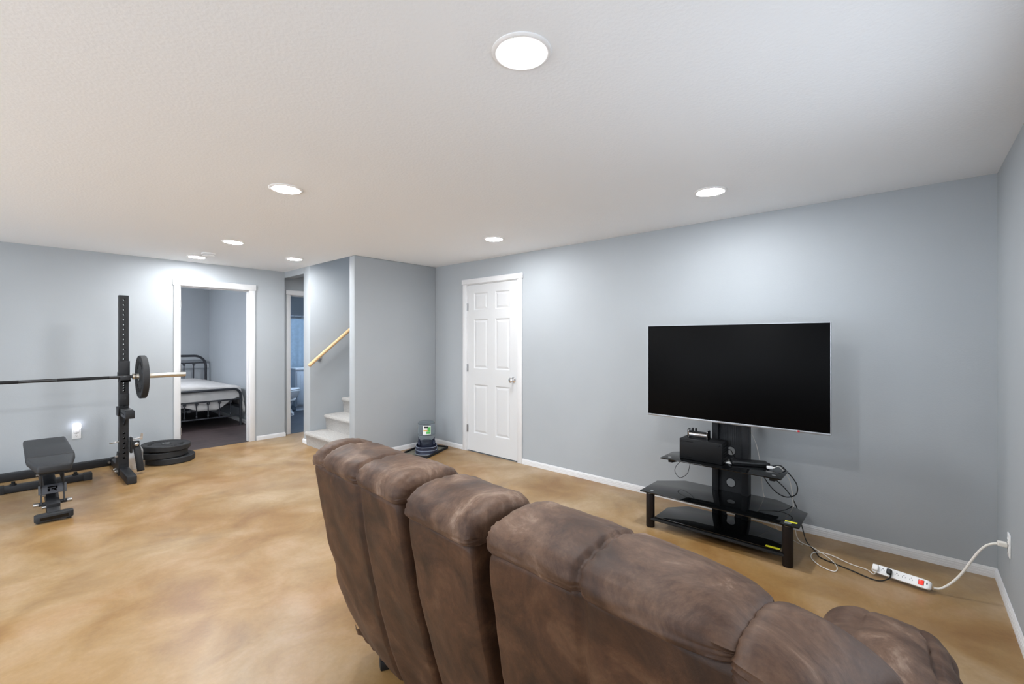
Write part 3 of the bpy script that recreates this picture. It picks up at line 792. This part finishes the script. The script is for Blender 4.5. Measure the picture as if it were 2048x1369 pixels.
# local y along the strip, +y toward the stand, tilted toward the camera
MB().pillow((6, 24, 6), 9, lambda p, q, r: (p * .026 + r * -.004, q * .128, .0185 + r * .018)).build('case', 'white', ps, angle=60)
MB().box(-.020, .028, -.125, .125, .0, .012).build('base', 'nickel', ps, bevel=.004)
sw = MB().box(-.014, .010, -.098, -.078, .034, .0385).build('switch', 'red', ps, bevel=.001)
MB().box(-.016, .012, -.100, -.076, .033, .0365).build('switch_frame', 'matte', ps)
MB().box(-.004, .006, -.114, -.109, .034, .0368).build('reset_button', 'matte', ps)
for q in range(6):
    y = .108 - q * .031
    o = MB().box(-.008, -.001, y - .007, y - .0055, .036, .0368); o.box(-.008, -.001, y + .0055, y + .007, .036, .0368); o.cyl((.005, y, .036), (.005, y, .0368), .0025, 10)
    o.build('socket', 'matte', ps)
pb = thing('black_plug', 'black plug pushed into the power strip', 'plug', PSM @ Vector((-.002, .046, .0375)))
pb.rotation_euler = ps.rotation_euler
MB().pillow((6, 6, 6), 5, lambda p, q, r: (-.002 + p * .015, q * .012, .010 + r * .0095)).build('plug_body', 'plastic', pb, angle=60)
pw = thing('white_adapter', 'white plug at the far end of the power strip', 'plug', PSM @ Vector((-.002, .108, .0375)))
pw.rotation_euler = ps.rotation_euler
MB().pillow((6, 6, 6), 6, lambda p, q, r: (-.002 + p * .017, q * .014, .010 + r * .0098)).build('plug_body', 'white', pw, angle=60)
cable('strip_cord', [(3.331, -.098, .022), (3.331, -.128, .030), (3.342, -.172, .075), (3.349, -.21, .137), (3.353, -.244, .21), (3.352, -.271, .267), (3.351, -.297, .305), (3.345, -.322, .325), (3.339, -.345, .333)], .006, 'cord', 'thick white cord rising from the power strip to the wall outlet', k=10)

# ---- outlets
def outlet(name, loc, rz, label):
    o = thing(name, label, 'outlet', loc, rz)
    MB().box(-.035, .035, -.006, 0, -.058, .058).build('plate', 'white', o, bevel=.003)
    for z in (-.021, .021):
        r_ = MB().box(-.0165, .0165, -.0085, -.004, z - .0145, z + .0145).build('receptacle', 'white', o, bevel=.004)
        MB().box(-.008, -.006, -.009, -.0084, z - .002, z + .007).box(.006, .008, -.009, -.0084, z - .002, z + .006).cyl((0, -.009, z - .008), (0, -.0084, z - .008), .0025, 10).build('slot', 'matte', r_)
    MB().cyl((0, -.0068, 0), (0, -.0058, 0), .003, 10).build('screw', 'nickel', o)
    return o
outlet('wall_outlet', (3.338, C, .335), PI, 'white wall outlet on the right wall with a cord plugged in')
pl = thing('cord_plug', 'white plug in the right wall outlet', 'plug', (3.338, C + .009, .335))
MB().pillow((6, 8, 6), 6, lambda p, q, r: (p * .014, .018 + q * .0175, r * .012)).build('plug_body', 'cord', pl, angle=60)
outlet('wall_outlet', (.487, B, .372), 0, 'white wall outlet below the glowing night light on the bedroom wall')
nl = thing('night_light', 'glowing white plug-in night light above the weight bench', 'night light', (.487, B - .0092, .393))
MB().box(-.022, .022, -.022, 0, -.012, .055).build('body', 'white', nl, bevel=.005)
MB().pillow((8, 6, 8), 5, lambda p, q, r: (p * .033, -.030 + q * .012, .058 + r * .032)).build('diffuser', 'nightlight', nl, angle=60)

# ================================================================== GYM
rk = thing('squat_rack', 'black steel squat rack with perforated uprights against the grey wall', 'squat rack', (.185, 6.0, 0))
W = .0375
def tube_sq(mb, p0, p1, w=.075): return mb.bar(p0, p1, w, w)
def perforated(x, y, z0, z1, zh, r=.0095):
    """square upright with real through holes on the front and rear faces"""
    mb = MB(); hw = W
    zs_ = [z0] + [(zh[i] + zh[i + 1]) / 2 for i in range(len(zh) - 1)] + [z1]
    for yy in (y - hw, y + hw):
        for i, zc in enumerate(zh):
            n = 16; vs = []; fs = []; za, zb_ = zs_[i], zs_[i + 1]
            for j in range(n):
                a_ = 2 * PI * j / n; cx_, cz_ = math.cos(a_), math.sin(a_); k_ = 1 / max(abs(cx_), abs(cz_))
                vs.append((x + r * cx_, yy, zc + r * cz_)); ez = cz_ * k_
                vs.append((x + hw * cx_ * k_, yy, zc + ((zb_ - zc) if ez > 0 else (zc - za)) * ez))
            for j in range(n): fs.append((2 * j, 2 * ((j + 1) % n), 2 * ((j + 1) % n) + 1, 2 * j + 1))
            mb.add(vs, fs)
    for xx in (x - hw, x + hw):
        mb.add([(xx, y - hw, z0), (xx, y + hw, z0), (xx, y + hw, z1), (xx, y - hw, z1)], [(0, 1, 2, 3)])
    mb.add([(x - hw, y - hw, z1), (x + hw, y - hw, z1), (x + hw, y + hw, z1), (x - hw, y + hw, z1)], [(0, 1, 2, 3)])
    return mb
for sx in (.598, -.625):
    yu = -.03
    zh = [.17 + i * .05 for i in range(6)] + [.52] + [.60 + i * .05 for i in range(5)] + [.85 + i * .025 for i in range(6)] + [1.02 + i * .05 for i in range(16)]
    up = perforated(sx, yu, .075, 1.815, zh).build('upright', 'black', rk, smooth=False)
    ft = MB(); ft.box(sx - W, sx + W, -.50, .56, 0, .075); ft.build('foot', 'black', rk, bevel=.006)
    MB().box(sx - W + .004, sx + W - .004, -.503, -.498, .004, .071).build('foot_cap', 'rubber', rk, bevel=.003)
    sg = -1 if sx > 0 else 1
    g = MB().prism([(yu - .04, .0), (yu + .16, .0), (yu + .16, .08), (yu + .06, .23), (yu - .036, .23)], sx + sg * W, sx + sg * (W + .006), 'X')
    g.build('gusset', 'black', rk)
    for (yy, zz) in ((yu + .1, .04), (yu + .0, .04), (yu + .0, .19)):
        b_ = MB().cyl((sx + sg * (W + .006), yy, zz), (sx + sg * (W + .02), yy, zz), .013, 6); b_.cyl((sx + sg * (W + .02), yy, zz), (sx + sg * (W + .03), yy, zz), .008, 12)
        b_.build('bolt', 'zinc', rk)
    # J-cup with plastic liner
    jc = MB().box(sx - .044, sx + .044, yu - W - .012, yu - W, .94, 1.15); jc.box(sx - .046, sx - .040, yu - W - .012, yu + .02, .98, 1.04); jc.box(sx - .040, sx + .040, yu - W - .085, yu - W, .945, .965); jc.box(sx - .040, sx + .040, yu - W - .085, yu - W - .078, .945, 1.0)
    j_ = jc.build('hook_cup', 'black', rk, bevel=.002)
    MB().box(sx - .038, sx + .038, yu - W - .078, yu - W - .012, .965, .971).build('liner', 'rubber', j_)
    # cover sleeve and spotter arm
    sl = MB().box(sx - .040, sx + .040, yu - W - .005, yu - W, .70, .82); sl.build('sleeve_plate', 'black', rk, bevel=.002)
    MB().cyl((sx, yu - W - .009, .78), (sx, yu - W - .004, .78), .016, 20).build('pin_head', 'rubber', rk)
    ar = MB().box(sx - W + .004, sx + W - .001, yu - W - .33, yu - W, .605, .680); ar.box(sx - .052, sx - W, yu - W - .02, yu + W + .01, .60, .69)
    a_ = ar.build('spotter_arm', 'black', rk, bevel=.004)
    MB().prism([(yu - W, .605), (yu - W - .13, .605), (yu - W - .10, .58), (yu - W, .50)], sx - .004, sx + .004, 'X').build('arm_gusset', 'black', a_)
    for q in range(6): MB().cyl((sx - W + .0045, yu - W - .06 - q * .035, .642), (sx - W + .002, yu - W - .06 - q * .035, .642), .007, 10).build('arm_hole', 'matte', a_)
    MB().box(sx - .028, sx + .028, yu - W - .24, yu - W - .10, .6795, .6815).build('arm_liner', 'nickel', a_)
    for q, zq in enumerate((.335,)):
        b_ = MB().cyl((sx - W, yu, zq), (sx - W - .07, yu - .01, zq - .004), .006, 10); b_.cyl((sx - W, yu, zq), (sx - W - .012, yu, zq), .012, 12)
        b_.build('lock_pin', 'zinc', rk)
rear = MB().box(-.625, .598, .47, .545, 0, .075); rear.build('crossmember', 'black', rk, bevel=.004)
for sx in (.545, -.57):
    MB().cyl((sx, .47, .04), (sx, .455, .04), .013, 6).build('bolt', 'zinc', rk)

lm = thing('landmine_handle', 'black pivoting handle with rubber grip bolted to the rack upright', 'gym attachment', (.872, 5.90, 0))
h_ = MB(); h_.box(-.045, .026, -.022, .022, .26, .335); h_.box(-.05, -.03, -.03, .03, .22, .38); h_.build('pivot_block', 'black', lm, bevel=.006)
MB().cyl((0, -.022, .305), (0, -.028, .305), .028, 6).build('pivot_nut', 'rubber', lm)
MB().lathe([(.018, -.028), (.018, -.034), (.012, -.037), (.001, -.038)], (0, 0, .305), 20, 'Y').build('pivot_bolt', 'zinc', lm)
MB().cyl((.005, -.004, .27), (.034, -.025, .036), .030, 24).build('grip', 'rubber', lm, bevel=.004)
MB().cyl((.0335, -.0246, .04), (.035, -.0257, .028), .031, 24).build('grip_end', 'matte', lm)
MB().cyl((-.04, .03, .345), (.05, .03, .36), .007, 12).build('cross_pin', 'zinc', lm)
MB().bar((.045, .03, .335), (.052, .03, .40), .012, .02).build('pin_tab', 'zinc', lm)
bg = MB().grid(10, 8, lambda u, v: (.79 + u * .17, 6.10 + .03 * nz(u, v, 1, 4), .0 + .44 * (1 - .55 * u ** 1.4) * v))
tag(bg.build('plastic_bag', 'bag'), 'crumpled clear plastic bag behind the rack upright', 'bag')

bb = thing('barbell', 'steel barbell resting across the squat rack', 'barbell', (.185, 5.885, .993))
MB().cyl((-.66, 0, 0), (.655, 0, 0), .0142, 20).build('shaft', 'darksteel', bb)
for s in (1, -1):
    MB().cyl((s * .655, 0, 0), (s * .685, 0, 0), .030, 28).build('collar', 'steel', bb, bevel=.002)
    MB().cyl((s * .685, 0, 0), (s * 1.10, 0, 0), .025, 28).build('sleeve', 'steel', bb, bevel=.002)
for x0, x1 in ((-.45, -.12), (.12, .48)):
    MB().cyl((x0, 0, 0), (x1, 0, 0), .0147, 20).build('knurling', 'matte', bb)

def plate_profile(R, th):
    return [(.0255, th * .5), (.045, th * .5), (.05, th * .38), (.10, th * .34), (R - .055, th * .34), (R - .035, th * .5), (R - .006, th * .5), (R, th * .38), (R, -th * .38), (R - .006, -th * .5), (R - .035, -th * .5), (R - .055, -th * .34), (.10, -th * .34), (.05, -th * .38), (.045, -th * .5), (.0255, -th * .5), (.0255, th * .5)]
def bumper(name, label, loc, R, th, rot=(0, 0, 0), group=None, letters=True):
    o = thing(name, label, 'weight plate', loc, 0, group); o.rotation_euler = rot
    mb = MB(); pr = plate_profile(R, th); n = 56; vs = []; fs = []
    for r, z in pr[:-1]:
        for j in range(n): vs.append((r * math.cos(2 * PI * j / n), r * math.sin(2 * PI * j / n), z))
    k_ = len(pr) - 1
    for i in range(k_):
        i2 = (i + 1) % k_
        for j in range(n): fs.append((i * n + j, i * n + (j + 1) % n, i2 * n + (j + 1) % n, i2 * n + j))
    mb.add(vs, fs); mb.build('rubber_disc', 'rubber', o)
    rg = MB(); vs = []; fs = []
    for r, z in ((.0252, th * .52), (.034, th * .52), (.034, -th * .52), (.0252, -th * .52)):
        for j in range(n): vs.append((r * math.cos(2 * PI * j / n), r * math.sin(2 * PI * j / n), z))
    for i in range(4):
        for j in range(n): fs.append((i * n + j, i * n + (j + 1) % n, ((i + 1) % 4) * n + (j + 1) % n, ((i + 1) % 4) * n + j))
    rg.add(vs, fs); rg.build('steel_hub', 'zinc', o)
    if letters:
        # raised moulded blocks on the face, as on bumper plates
        mk = MB()
        for side in (1, -1):
            for base in (0, PI):
                for q in range(9):
                    if q in (4,): continue
                    a0 = base + math.radians(-52 + q * 12.4)
                    for sub in range(2):
                        a_ = a0 + sub * math.radians(4.2)
                        rm = (R - .055 + .10) / 2 + .012
                        mk.obox((rm * math.cos(a_), rm * math.sin(a_), side * th * .36), (math.cos(a_), math.sin(a_), 0), (-math.sin(a_), math.cos(a_), 0), (0, 0, 1), .017 if sub == 0 else .011, .0035, th * .05)
        mk.build('raised_moulding', 'rubber', o)
    return o
bumper('bumper_plate', 'black bumper plate loaded on the barbell', (.918, 5.885, .985), .220, .055, (0, PI / 2, 0), 'black bumper plates')
bumper('bumper_plate', 'bottom black bumper plate of the floor stack', (1.225, 6.235, .035), .225, .066, (0, 0, .4), 'black bumper plates')
bumper('bumper_plate', 'middle black bumper plate of the floor stack', (1.165, 6.255, .103), .222, .066, (0, 0, 1.4), 'black bumper plates')
bumper('bumper_plate', 'topmost black bumper plate of the floor stack', (1.185, 6.250, .174), .225, .056, (math.radians(1.5), math.radians(-2), 2.2), 'black bumper plates')

bn = thing('weight_bench', 'black padded adjustable weight bench facing the camera', 'weight bench', (.235, 5.3, 0))
# pads: long back pad and tapered seat pad
MB().prism([(-.140, -.10), (.140, -.10), (.140, .82), (-.140, .82)], .375, .435).build('back_pad', 'vinyl', bn, bevel=.018, seg=3)
MB().prism([(-.140, -.115), (-.092, -.51), (.092, -.51), (.140, -.115)], .370, .432).build('seat_pad', 'vinyl', bn, bevel=.018, seg=3)
MB().box(-.12, .12, -.09, .80, .362, .376).build('back_board', 'matte', bn)
MB().prism([(-.11, -.13), (-.075, -.48), (.075, -.48), (.11, -.13)], .355, .372).build('seat_board', 'matte', bn)
# frame spine sloping to the front foot, rear stem and rear foot
MB().bar((0, .66, .24), (0, -.40, .075), .075, .075).build('spine_tube', 'black', bn, bevel=.004)
MB().bar((0, .66, .03), (0, .66, .27), .075, .075, (0, 1, 0)).build('rear_post', 'black', bn, bevel=.004)
rf = MB().box(-.31, .31, .665, .735, .005, .065).build('rear_foot', 'black', bn, bevel=.005)
for x in (-.285, .285): MB().box(x - .032, x + .032, .661, .739, .0, .070).build('end_cap', 'rubber', rf, bevel=.006)
for x in (-.20, .20):
    b_ = MB().cyl((x, .70, .065), (x, .70, .075), .022, 16); b_.cyl((x, .70, .075), (x, .70, .095), .013, 6)
    b_.build('foot_bolt', 'matte', rf)
MB().bar((0, -.30, .095), (0, -.445, .035), .070, .065).build('front_neck', 'black', bn, bevel=.004)
fb = MB().prism([(-.105, -.485), (-.085, -.50), (.085, -.50), (.105, -.485), (.105, -.44), (.085, -.425), (-.085, -.425), (-.105, -.44)], .012, .062).build('front_foot', 'rubber', bn, bevel=.006)
MB().box(-.075, .075, -.503, -.499, .024, .046).build('foot_inset', 'glossblack', fb)
for x in (-.08, .08): MB().cyl((x, -.46, 0), (x, -.46, .013), .014, 14).build('foot_pad', 'rubber', fb)
# seat support plates, ladder and the cut-out plate with the letter R
for x in (-.062, .062):
    MB().bar((x, -.34, .10), (x, -.19, .37), .008, .045, (0, 1, 0)).build('support_strap', 'black', bn, bevel=.002)
    MB().box(x - .003, x + .003, -.30, .10, .22, .36).build('hinge_plate', 'black', bn, bevel=.002)
MB().bar((-.085, -.335, .105), (.085, -.335, .105), .028, .028).build('cross_axle', 'rubber', bn, bevel=.008)
for x in (-.092, .092):
    MB().cyl((x - .014, -.335, .105), (x + .014, -.335, .105), .017, 16).build('axle_nut', 'zinc', bn)
for x, y, z in ((-.072, -.18, .335), (.072, -.18, .335), (-.07, -.02, .27), (.07, -.02, .27), (-.05, -.36, .085), (-.048, -.24, .15)):
    MB().cyl((x - .012, y, z), (x + .012, y, z), .011, 14).build('bolt', 'zinc', bn)
# the name plate: faces the camera, tilted with the straps
nv_ = Vector((0, -.875, .485)).normalized(); uv_ = Vector((0, .485, .875)).normalized(); c0 = Vector((0, -.300, .205))
npl = MB().obox(c0, (1, 0, 0), nv_, uv_, .078, .003, .036).build('name_plate', 'plate_grey', bn, bevel=.002)
def rp(a_, b_): return c0 + Vector((1, 0, 0)) * a_ * 1.3 + uv_ * b_ * 1.3 + nv_ * .0035
def rbar(poly):
    n = len(poly); mb_ = MB(); vs = [rp(*q) for q in poly] + [rp(*q) + nv_ * .001 for q in poly]
    return vs, [tuple(reversed(range(n))), tuple(range(n, 2 * n))] + [(i, (i + 1) % n, n + (i + 1) % n, n + i) for i in range(n)]
R_ = MB()
for poly in ([(-.021, -.015), (-.012, -.015), (-.012, .004), (-.021, .004)], [(-.021, .008), (.016, .008), (.021, .011), (.016, .015), (-.021, .015)], [(.013, -.001), (.021, .001), (.021, .012), (.013, .012)], [(-.004, -.004), (.016, -.004), (.020, .002), (-.004, .002)], [(.002, -.003), (.011, -.003), (.022, -.015), (.012, -.015)]):
    R_.add(*rbar(poly))
R_.build('letter', 'glossblack', npl, smooth=False)

# ================================================================== PET WATERER
pt_ang = math.atan2(.209, .505)
tr = thing('boot_tray', 'shallow grey tray with raised black rim on the floor by the corner', 'tray', (3.375, 4.41, 0), pt_ang)
def rr(hx, hy, r, n=5):
    out = []
    for cx_, cy_, a0 in ((hx - r, hy - r, 0), (-hx + r, hy - r, PI / 2), (-hx + r, -hy + r, PI), (hx - r, -hy + r, 1.5 * PI)):
        for q in range(n + 1): a_ = a0 + q / n * PI / 2; out.append((cx_ + r * math.cos(a_), cy_ + r * math.sin(a_)))
    return out
MB().prism(rr(.262, .178, .03), .001, .006).build('tray_floor', 'tray', tr, smooth=False)
o_, i_ = rr(.272, .188, .035), rr(.258, .174, .03); n = len(o_)
rim = MB(); vs = [(x, y, 0) for x, y in o_] + [(x, y, .026) for x, y in o_] + [(x * .99, y * .99, .026) for x, y in i_] + [(x, y, .004) for x, y in i_]
fs = []
for k_ in range(4):
    for j in range(n): fs.append((k_ * n + j, k_ * n + (j + 1) % n, ((k_ + 1) % 4) * n + (j + 1) % n, ((k_ + 1) % 4) * n + j))
rim.add(vs, fs); rim.build('rim', 'matte', tr)
pw_ = thing('pet_waterer', 'gravity pet waterer with clear bottle upside down in a dark blue base', 'pet waterer', (3.39, 4.40, .0062), math.atan2(-4.40, -3.39))
# local +x points toward the camera: bowl in front, bottle seat behind
def oval(sx_, sy_, x0, n=40, e=2.6):
    out = []
    for j in range(n):
        a_ = 2 * PI * j / n; ca, sa_ = math.cos(a_), math.sin(a_)
        out.append((x0 + sx_ * math.copysign(abs(ca) ** (2 / e), ca), sy_ * math.copysign(abs(sa_) ** (2 / e), sa_)))
    return out
def stackrings(levels):
    mb = MB(); vs = []; fs = []; n = len(levels[0][0])
    for ring, z in levels: vs += [(x, y, z) for x, y in ring]
    for i in range(len(levels) - 1):
        for j in range(n): fs.append((i * n + j, i * n + (j + 1) % n, (i + 1) * n + (j + 1) % n, (i + 1) * n + j))
    fs.append(tuple(reversed(range(n)))); fs.append(tuple(range((len(levels) - 1) * n, len(levels) * n)))
    return mb.add(vs, fs)
base = stackrings([(oval(.165, .128, .02), 0), (oval(.17, .132, .02), .008), (oval(.165, .128, .02), .042), (oval(.160, .124, .02), .046), (oval(.160, .124, .02), .080), (oval(.152, .118, .02), .082), (oval(.146, .112, .02), .060), (oval(.14, .106, .02), .05)]).build('base', 'navy', pw_, angle=40)
for z, sx_, sy_ in ((.004, .172, .134), (.044, .166, .129), (.082, .160, .124)):
    MB().loft([(x, y, z) for x, y in oval(sx_, sy_, .02)], .0032, 8, closed=True).build('rim_band', 'navyrim', base)
hold = stackrings([(oval(.062, .110, -.10), .05), (oval(.060, .108, -.10), .105), (oval(.05, .095, -.10), .135), (oval(.045, .09, -.10), .135)]).build('bottle_seat', 'navy', pw_, angle=40)
for s in (1, -1): MB().prism([(-.13, .08), (.0, .08), (-.02, .10), (-.10, .150), (-.13, .150)], s * .088 - .012, s * .088 + .012, 'Y').build('seat_cheek', 'navy', pw_, bevel=.005)
bt = MB().lathe([(.030, .075), (.034, .085), (.036, .105), (.060, .122), (.088, .150), (.100, .180), (.103, .21), (.103, .300), (.101, .335), (.094, .352), (.082, .358), (.02, .359)], (-.045, 0, 0), 40).build('bottle', 'jug', pw_, angle=50)
for z in (.20, .335): MB().lathe([(.1035, z - .003), (.1048, z), (.1035, z + .003)], (-.045, 0, 0), 40).build('bottle_ridge', 'jug', bt)
# printed label on the bottle: green, white and orange patches
def patch(a0, a1, z0, z1, mat, off=.0):
    r_ = .1055 + off
    MB().grid(8, 1, lambda u, v: (-.045 + r_ * math.cos(a0 + (a1 - a0) * u), r_ * math.sin(a0 + (a1 - a0) * u), z0 + (z1 - z0) * v)).build('label', mat, bt)
patch(-.42, .50, .215, .318, 'paper'); patch(-.02, .46, .222, .250, 'green', .0006); patch(.10, .46, .252, .305, 'green', .0006)
patch(-.28, .20, .290, .312, 'matte', .0007); patch(-.36, .12, .255, .270, 'orange', .0007)

# ================================================================== BEDROOM
bf = thing('metal_bed', 'black wrought-iron bed frame in the bedroom', 'bed', (1.80, 9.0, 0))
def arch(x0, x1, y, zt, r, z0=0.0):
    pts = [(x0, y, z0), (x0, y, zt - r)]
    for q in range(1, 9): a_ = PI - q / 8 * PI / 2; pts.append((x0 + r + r * math.cos(a_), y, zt - r + r * math.sin(a_)))
    for q in range(0, 9): a_ = PI / 2 - q / 8 * PI / 2; pts.append((x1 - r + r * math.cos(a_), y, zt - r + r * math.sin(a_)))
    pts += [(x1, y, zt - r), (x1, y, z0)]; return pts
HY, FY = .95, -.96; XL, XR = -.70, .69
hb = MB().loft(arch(XL, XR, HY, 1.065, .19), .021, 14).build('headboard', 'iron', bf)
for z in (.93, .42): MB().cyl((XL, HY, z), (XR, HY, z), .012, 12).build('headboard_rail', 'iron', hb)
fbd = MB().loft(arch(XL, XR, FY, .583, .11), .019, 14).build('footboard', 'iron', bf)
for z in (.415, .155): MB().cyl((XL, FY, z), (XR, FY, z), .012, 12).build('footboard_rail', 'iron', fbd)
for q in range(9):
    x = .545 - q * .1505
    MB().cyl((x, FY, .155), (x, FY, .415), .007, 10).build('spindle', 'iron', fbd)
    MB().lathe([(.002, -.017), (.012, -.012), (.017, 0), (.012, .012), (.002, .017)], (x, FY, .195), 14).build('spindle_ball', 'iron', fbd)
    MB().loft([(x + .016 * math.cos(2 * PI * j / 16), FY - .012, .392 + .019 * math.sin(2 * PI * j / 16)) for j in range(16)], .0075, 8, closed=True).build('spindle_ring', 'iron', fbd)
    xh_ = .50 - q * .1505
    MB().cyl((xh_, HY, .42), (xh_, HY, .93), .008, 10).build('spindle', 'iron', hb)
    MB().loft([(xh_ + .016 * math.cos(2 * PI * j / 16), HY - .012, .905 + .019 * math.sin(2 * PI * j / 16)) for j in range(16)], .008, 8, closed=True).build('spindle_ring', 'iron', hb)
for x in (XL, XR): MB().box(x - .012, x + .012, FY, HY, .27, .32).build('side_rail', 'iron', bf)
MB().box(-.02, .02, FY, HY, .27, .30).build('centre_rail', 'iron', bf)
for y in (-.45, .45): MB().cyl((.0, y, 0), (.0, y, .28), .016, 12).build('centre_leg', 'iron', bf)
for q in range(11): MB().box(XL, XR, FY + .12 + q * .17, FY + .16 + q * .17, .30, .31).build('slat', 'iron', bf)
tag(MB().pillow((14, 20, 6), 10, lambda p, q, r: (1.80 + p * .650, 9.02 + q * .880, .43 + r * .115)).build('mattress', 'sheet'), 'grey mattress on the iron bed frame', 'mattress')
# comforter draped over the mattress, hanging over the foot and the right side
def drape(u, v):
    hwx, hwy = .675, .90; Lx, Ly = 1.04, 1.30
    x = (u * 2 - 1) * Lx; y = (v * 2 - 1) * Ly + .02
    y = max(y, -Ly); zt = .61 + .05 * (1 - (x / hwx) ** 2 if abs(x) < hwx else 0) + .018 * nz(x, y, 1, 3.2) + .012 * nz(x, y, 4, 9)
    ox = max(0, abs(x) - hwx); oy = max(0, -y - hwy)
    X = math.copysign(min(abs(x), hwx), x); Y = max(y, -hwy)
    if y > hwy - .05: Y = min(y, hwy - .02)
    drop_lim = .30 + .10 * math.sin(x * 5 + 1.0) - .05 * math.cos(x * 9)
    dz = 0
    if oy > 0:
        q = min(oy, max(.10, drop_lim)); dz += q
        Y -= .018 + .020 * math.sin(x * 22) * min(1, q * 4) * .6
    if ox > 0:
        q = min(ox, .42 if x > 0 else .3); dz = max(dz, q) + (.06 if oy > 0 else 0)
        X += math.copysign(.035 + .018 * math.sin(y * 18) * min(1, q * 4) + .04 * min(1, q * 3), x)
    k_ = min(1, dz / .06); zz = zt - dz - .03 * k_ * (1 - k_)
    return (1.80 + X, 9.0 + Y, max(.10, zz))
cf = MB().grid(64, 64, drape).build('comforter', 'linen', angle=80)
md = cf.modifiers.new('thickness', 'SOLIDIFY'); md.thickness = .012; md.offset = 1
tag(cf, 'rumpled light grey comforter spread over the bed', 'comforter')
bl = thing('bedroom_fill_lamp', 'added ceiling lamp brightening the bedroom, out of view', 'ceiling light', (.35, 8.2, H))  # added fill, no such lamp in view
MB().lathe([(.16, 0), (.16, -.02), (.15, -.025)], n=32).build('lamp_base', 'white', bl)
MB().lathe([(.148, -.025), (.14, -.05), (.10, -.075), (.01, -.085)], n=32).build('shade', 'bedfill', bl)

# ================================================================== BATHROOM
to = thing('toilet', 'white toilet in the bathroom seen through the hall', 'toilet', (2.83, 8.35, 0))
def egg(l0, l1, wy, n=32): return [((l0 + l1) / 2 + (l1 - l0) / 2 * math.cos(2 * PI * j / n), wy * math.sin(2 * PI * j / n) * (1 - .12 * math.cos(2 * PI * j / n))) for j in range(n)]
stackrings([(egg(.14, .62, .12), 0), (egg(.15, .61, .115), .05), (egg(.18, .56, .10), .14), (egg(.20, .60, .13), .24), (egg(.20, .69, .175), .34), (egg(.20, .715, .19), .40), (egg(.20, .715, .19), .43)]).build('bowl', 'porcelain', to, angle=60)
stackrings([(egg(.20, .725, .195), .43), (egg(.20, .728, .198), .445), (egg(.20, .722, .192), .462)]).build('seat', 'porcelain', to, angle=60)
stackrings([(egg(.20, .722, .193), .464), (egg(.20, .726, .196), .478), (egg(.22, .70, .175), .492)]).build('lid', 'porcelain', to, angle=60)
for s in (1, -1): MB().loft(catmull([(.60, s * .125, .30), (.42, s * .135, .25), (.36, s * .125, .15), (.46, s * .115, .10), (.56, s * .105, .04)], 5), .022, 10).build('trapway', 'porcelain', to)
MB().box(.0, .20, -.21, .21, .40, .76).build('tank', 'porcelain', to, bevel=.02)
MB().box(-.005, .215, -.22, .22, .76, .79).build('tank_lid', 'porcelain', to, bevel=.01)
va = thing('vanity', 'pale bathroom vanity cabinet beside the toilet', 'vanity', (3.93, 9.0, 0))
MB().box(-.27, .55, -.22, .22, .08, .78).build('body', 'vanity', va, bevel=.003)
MB().box(-.28, .57, -.24, .23, .78, .815).build('countertop', 'porcelain', va, bevel=.006)
for x0, x1 in ((-.25, .12), (.14, .53)):
    dd = MB().box(x0, x1, -.238, -.222, .12, .74).build('door', 'vanity', va, bevel=.004)
    MB().box(x0 + .06, x1 - .06, -.242, -.236, .18, .68).build('door_panel', 'vanity', dd, bevel=.004)
    MB().lathe([(.004, 0), (.004, -.015), (.012, -.02), (.010, -.028), (.001, -.03)], (x1 - .03 if x0 < 0 else x0 + .03, -.238, .62), 12, 'Y').build('knob', 'nickel', dd)
MB().box(-.25, .53, -.20, .22, .0, .08).build('toe_kick', 'vanity', va)
sc_ = thing('shower_curtain', 'pale blue shower curtain hanging from rings in the bathroom', 'curtain', (3.75, 9.32, 0))
def curt(u, v):
    x = -.95 + 1.7 * u; amp = .028 * (0.4 + .6 * (1 - v)) ; pinch = .012 if v > .97 else 0
    return (x, amp * math.sin(u * 62) + .01 * math.sin(u * 23 + v * 2), .12 + 1.67 * v)
cu = MB().grid(140, 10, curt).build('cloth', 'curtain', sc_, angle=80)
cu.modifiers.new('thickness', 'SOLIDIFY').thickness = .003
for q in range(12):
    x = -.90 + q * .145
    MB().loft([(x, .030 * math.cos(2 * PI * j / 14), 1.828 + .034 * math.sin(2 * PI * j / 14)) for j in range(14)], .003, 6, closed=True).build('ring', 'chrome', sc_)
rod = thing('curtain_rod', 'chrome shower curtain rod across the bathroom', 'curtain rod', (3.65, 9.32, 1.845))
MB().cyl((-.95, 0, 0), (.95, 0, 0), .012, 16).build('rod', 'chrome', rod)
for s in (1, -1): MB().cyl((s * .925, 0, 0), (s * .95, 0, 0), .03, 20).build('flange', 'chrome', rod)
tb = thing('bathtub', 'white bathtub behind the shower curtain', 'bathtub', (3.65, 9.70, 0))
MB().box(-.95, .95, -.33, -.27, 0, .40).box(-.95, .95, .34, .40, 0, .40).box(-.95, -.88, -.33, .40, 0, .40).box(.88, .95, -.33, .40, 0, .40).box(-.95, .95, -.33, .40, 0, .08).build('tub_shell', 'porcelain', tb, bevel=.01)
MB().box(-.95, .95, -.345, -.26, .40, .43).build('tub_rim', 'porcelain', tb, bevel=.01)
bal = thing('bathroom_fill_lamp', 'added ceiling lamp standing in for bathroom daylight, out of view', 'ceiling light', (3.9, 7.9, H))  # added cool fill where daylight would come in
MB().lathe([(.16, 0), (.16, -.02), (.15, -.025)], n=32).build('lamp_base', 'white', bal)
MB().lathe([(.148, -.025), (.14, -.05), (.10, -.075), (.01, -.085)], n=32).build('shade', 'bathfill', bal)
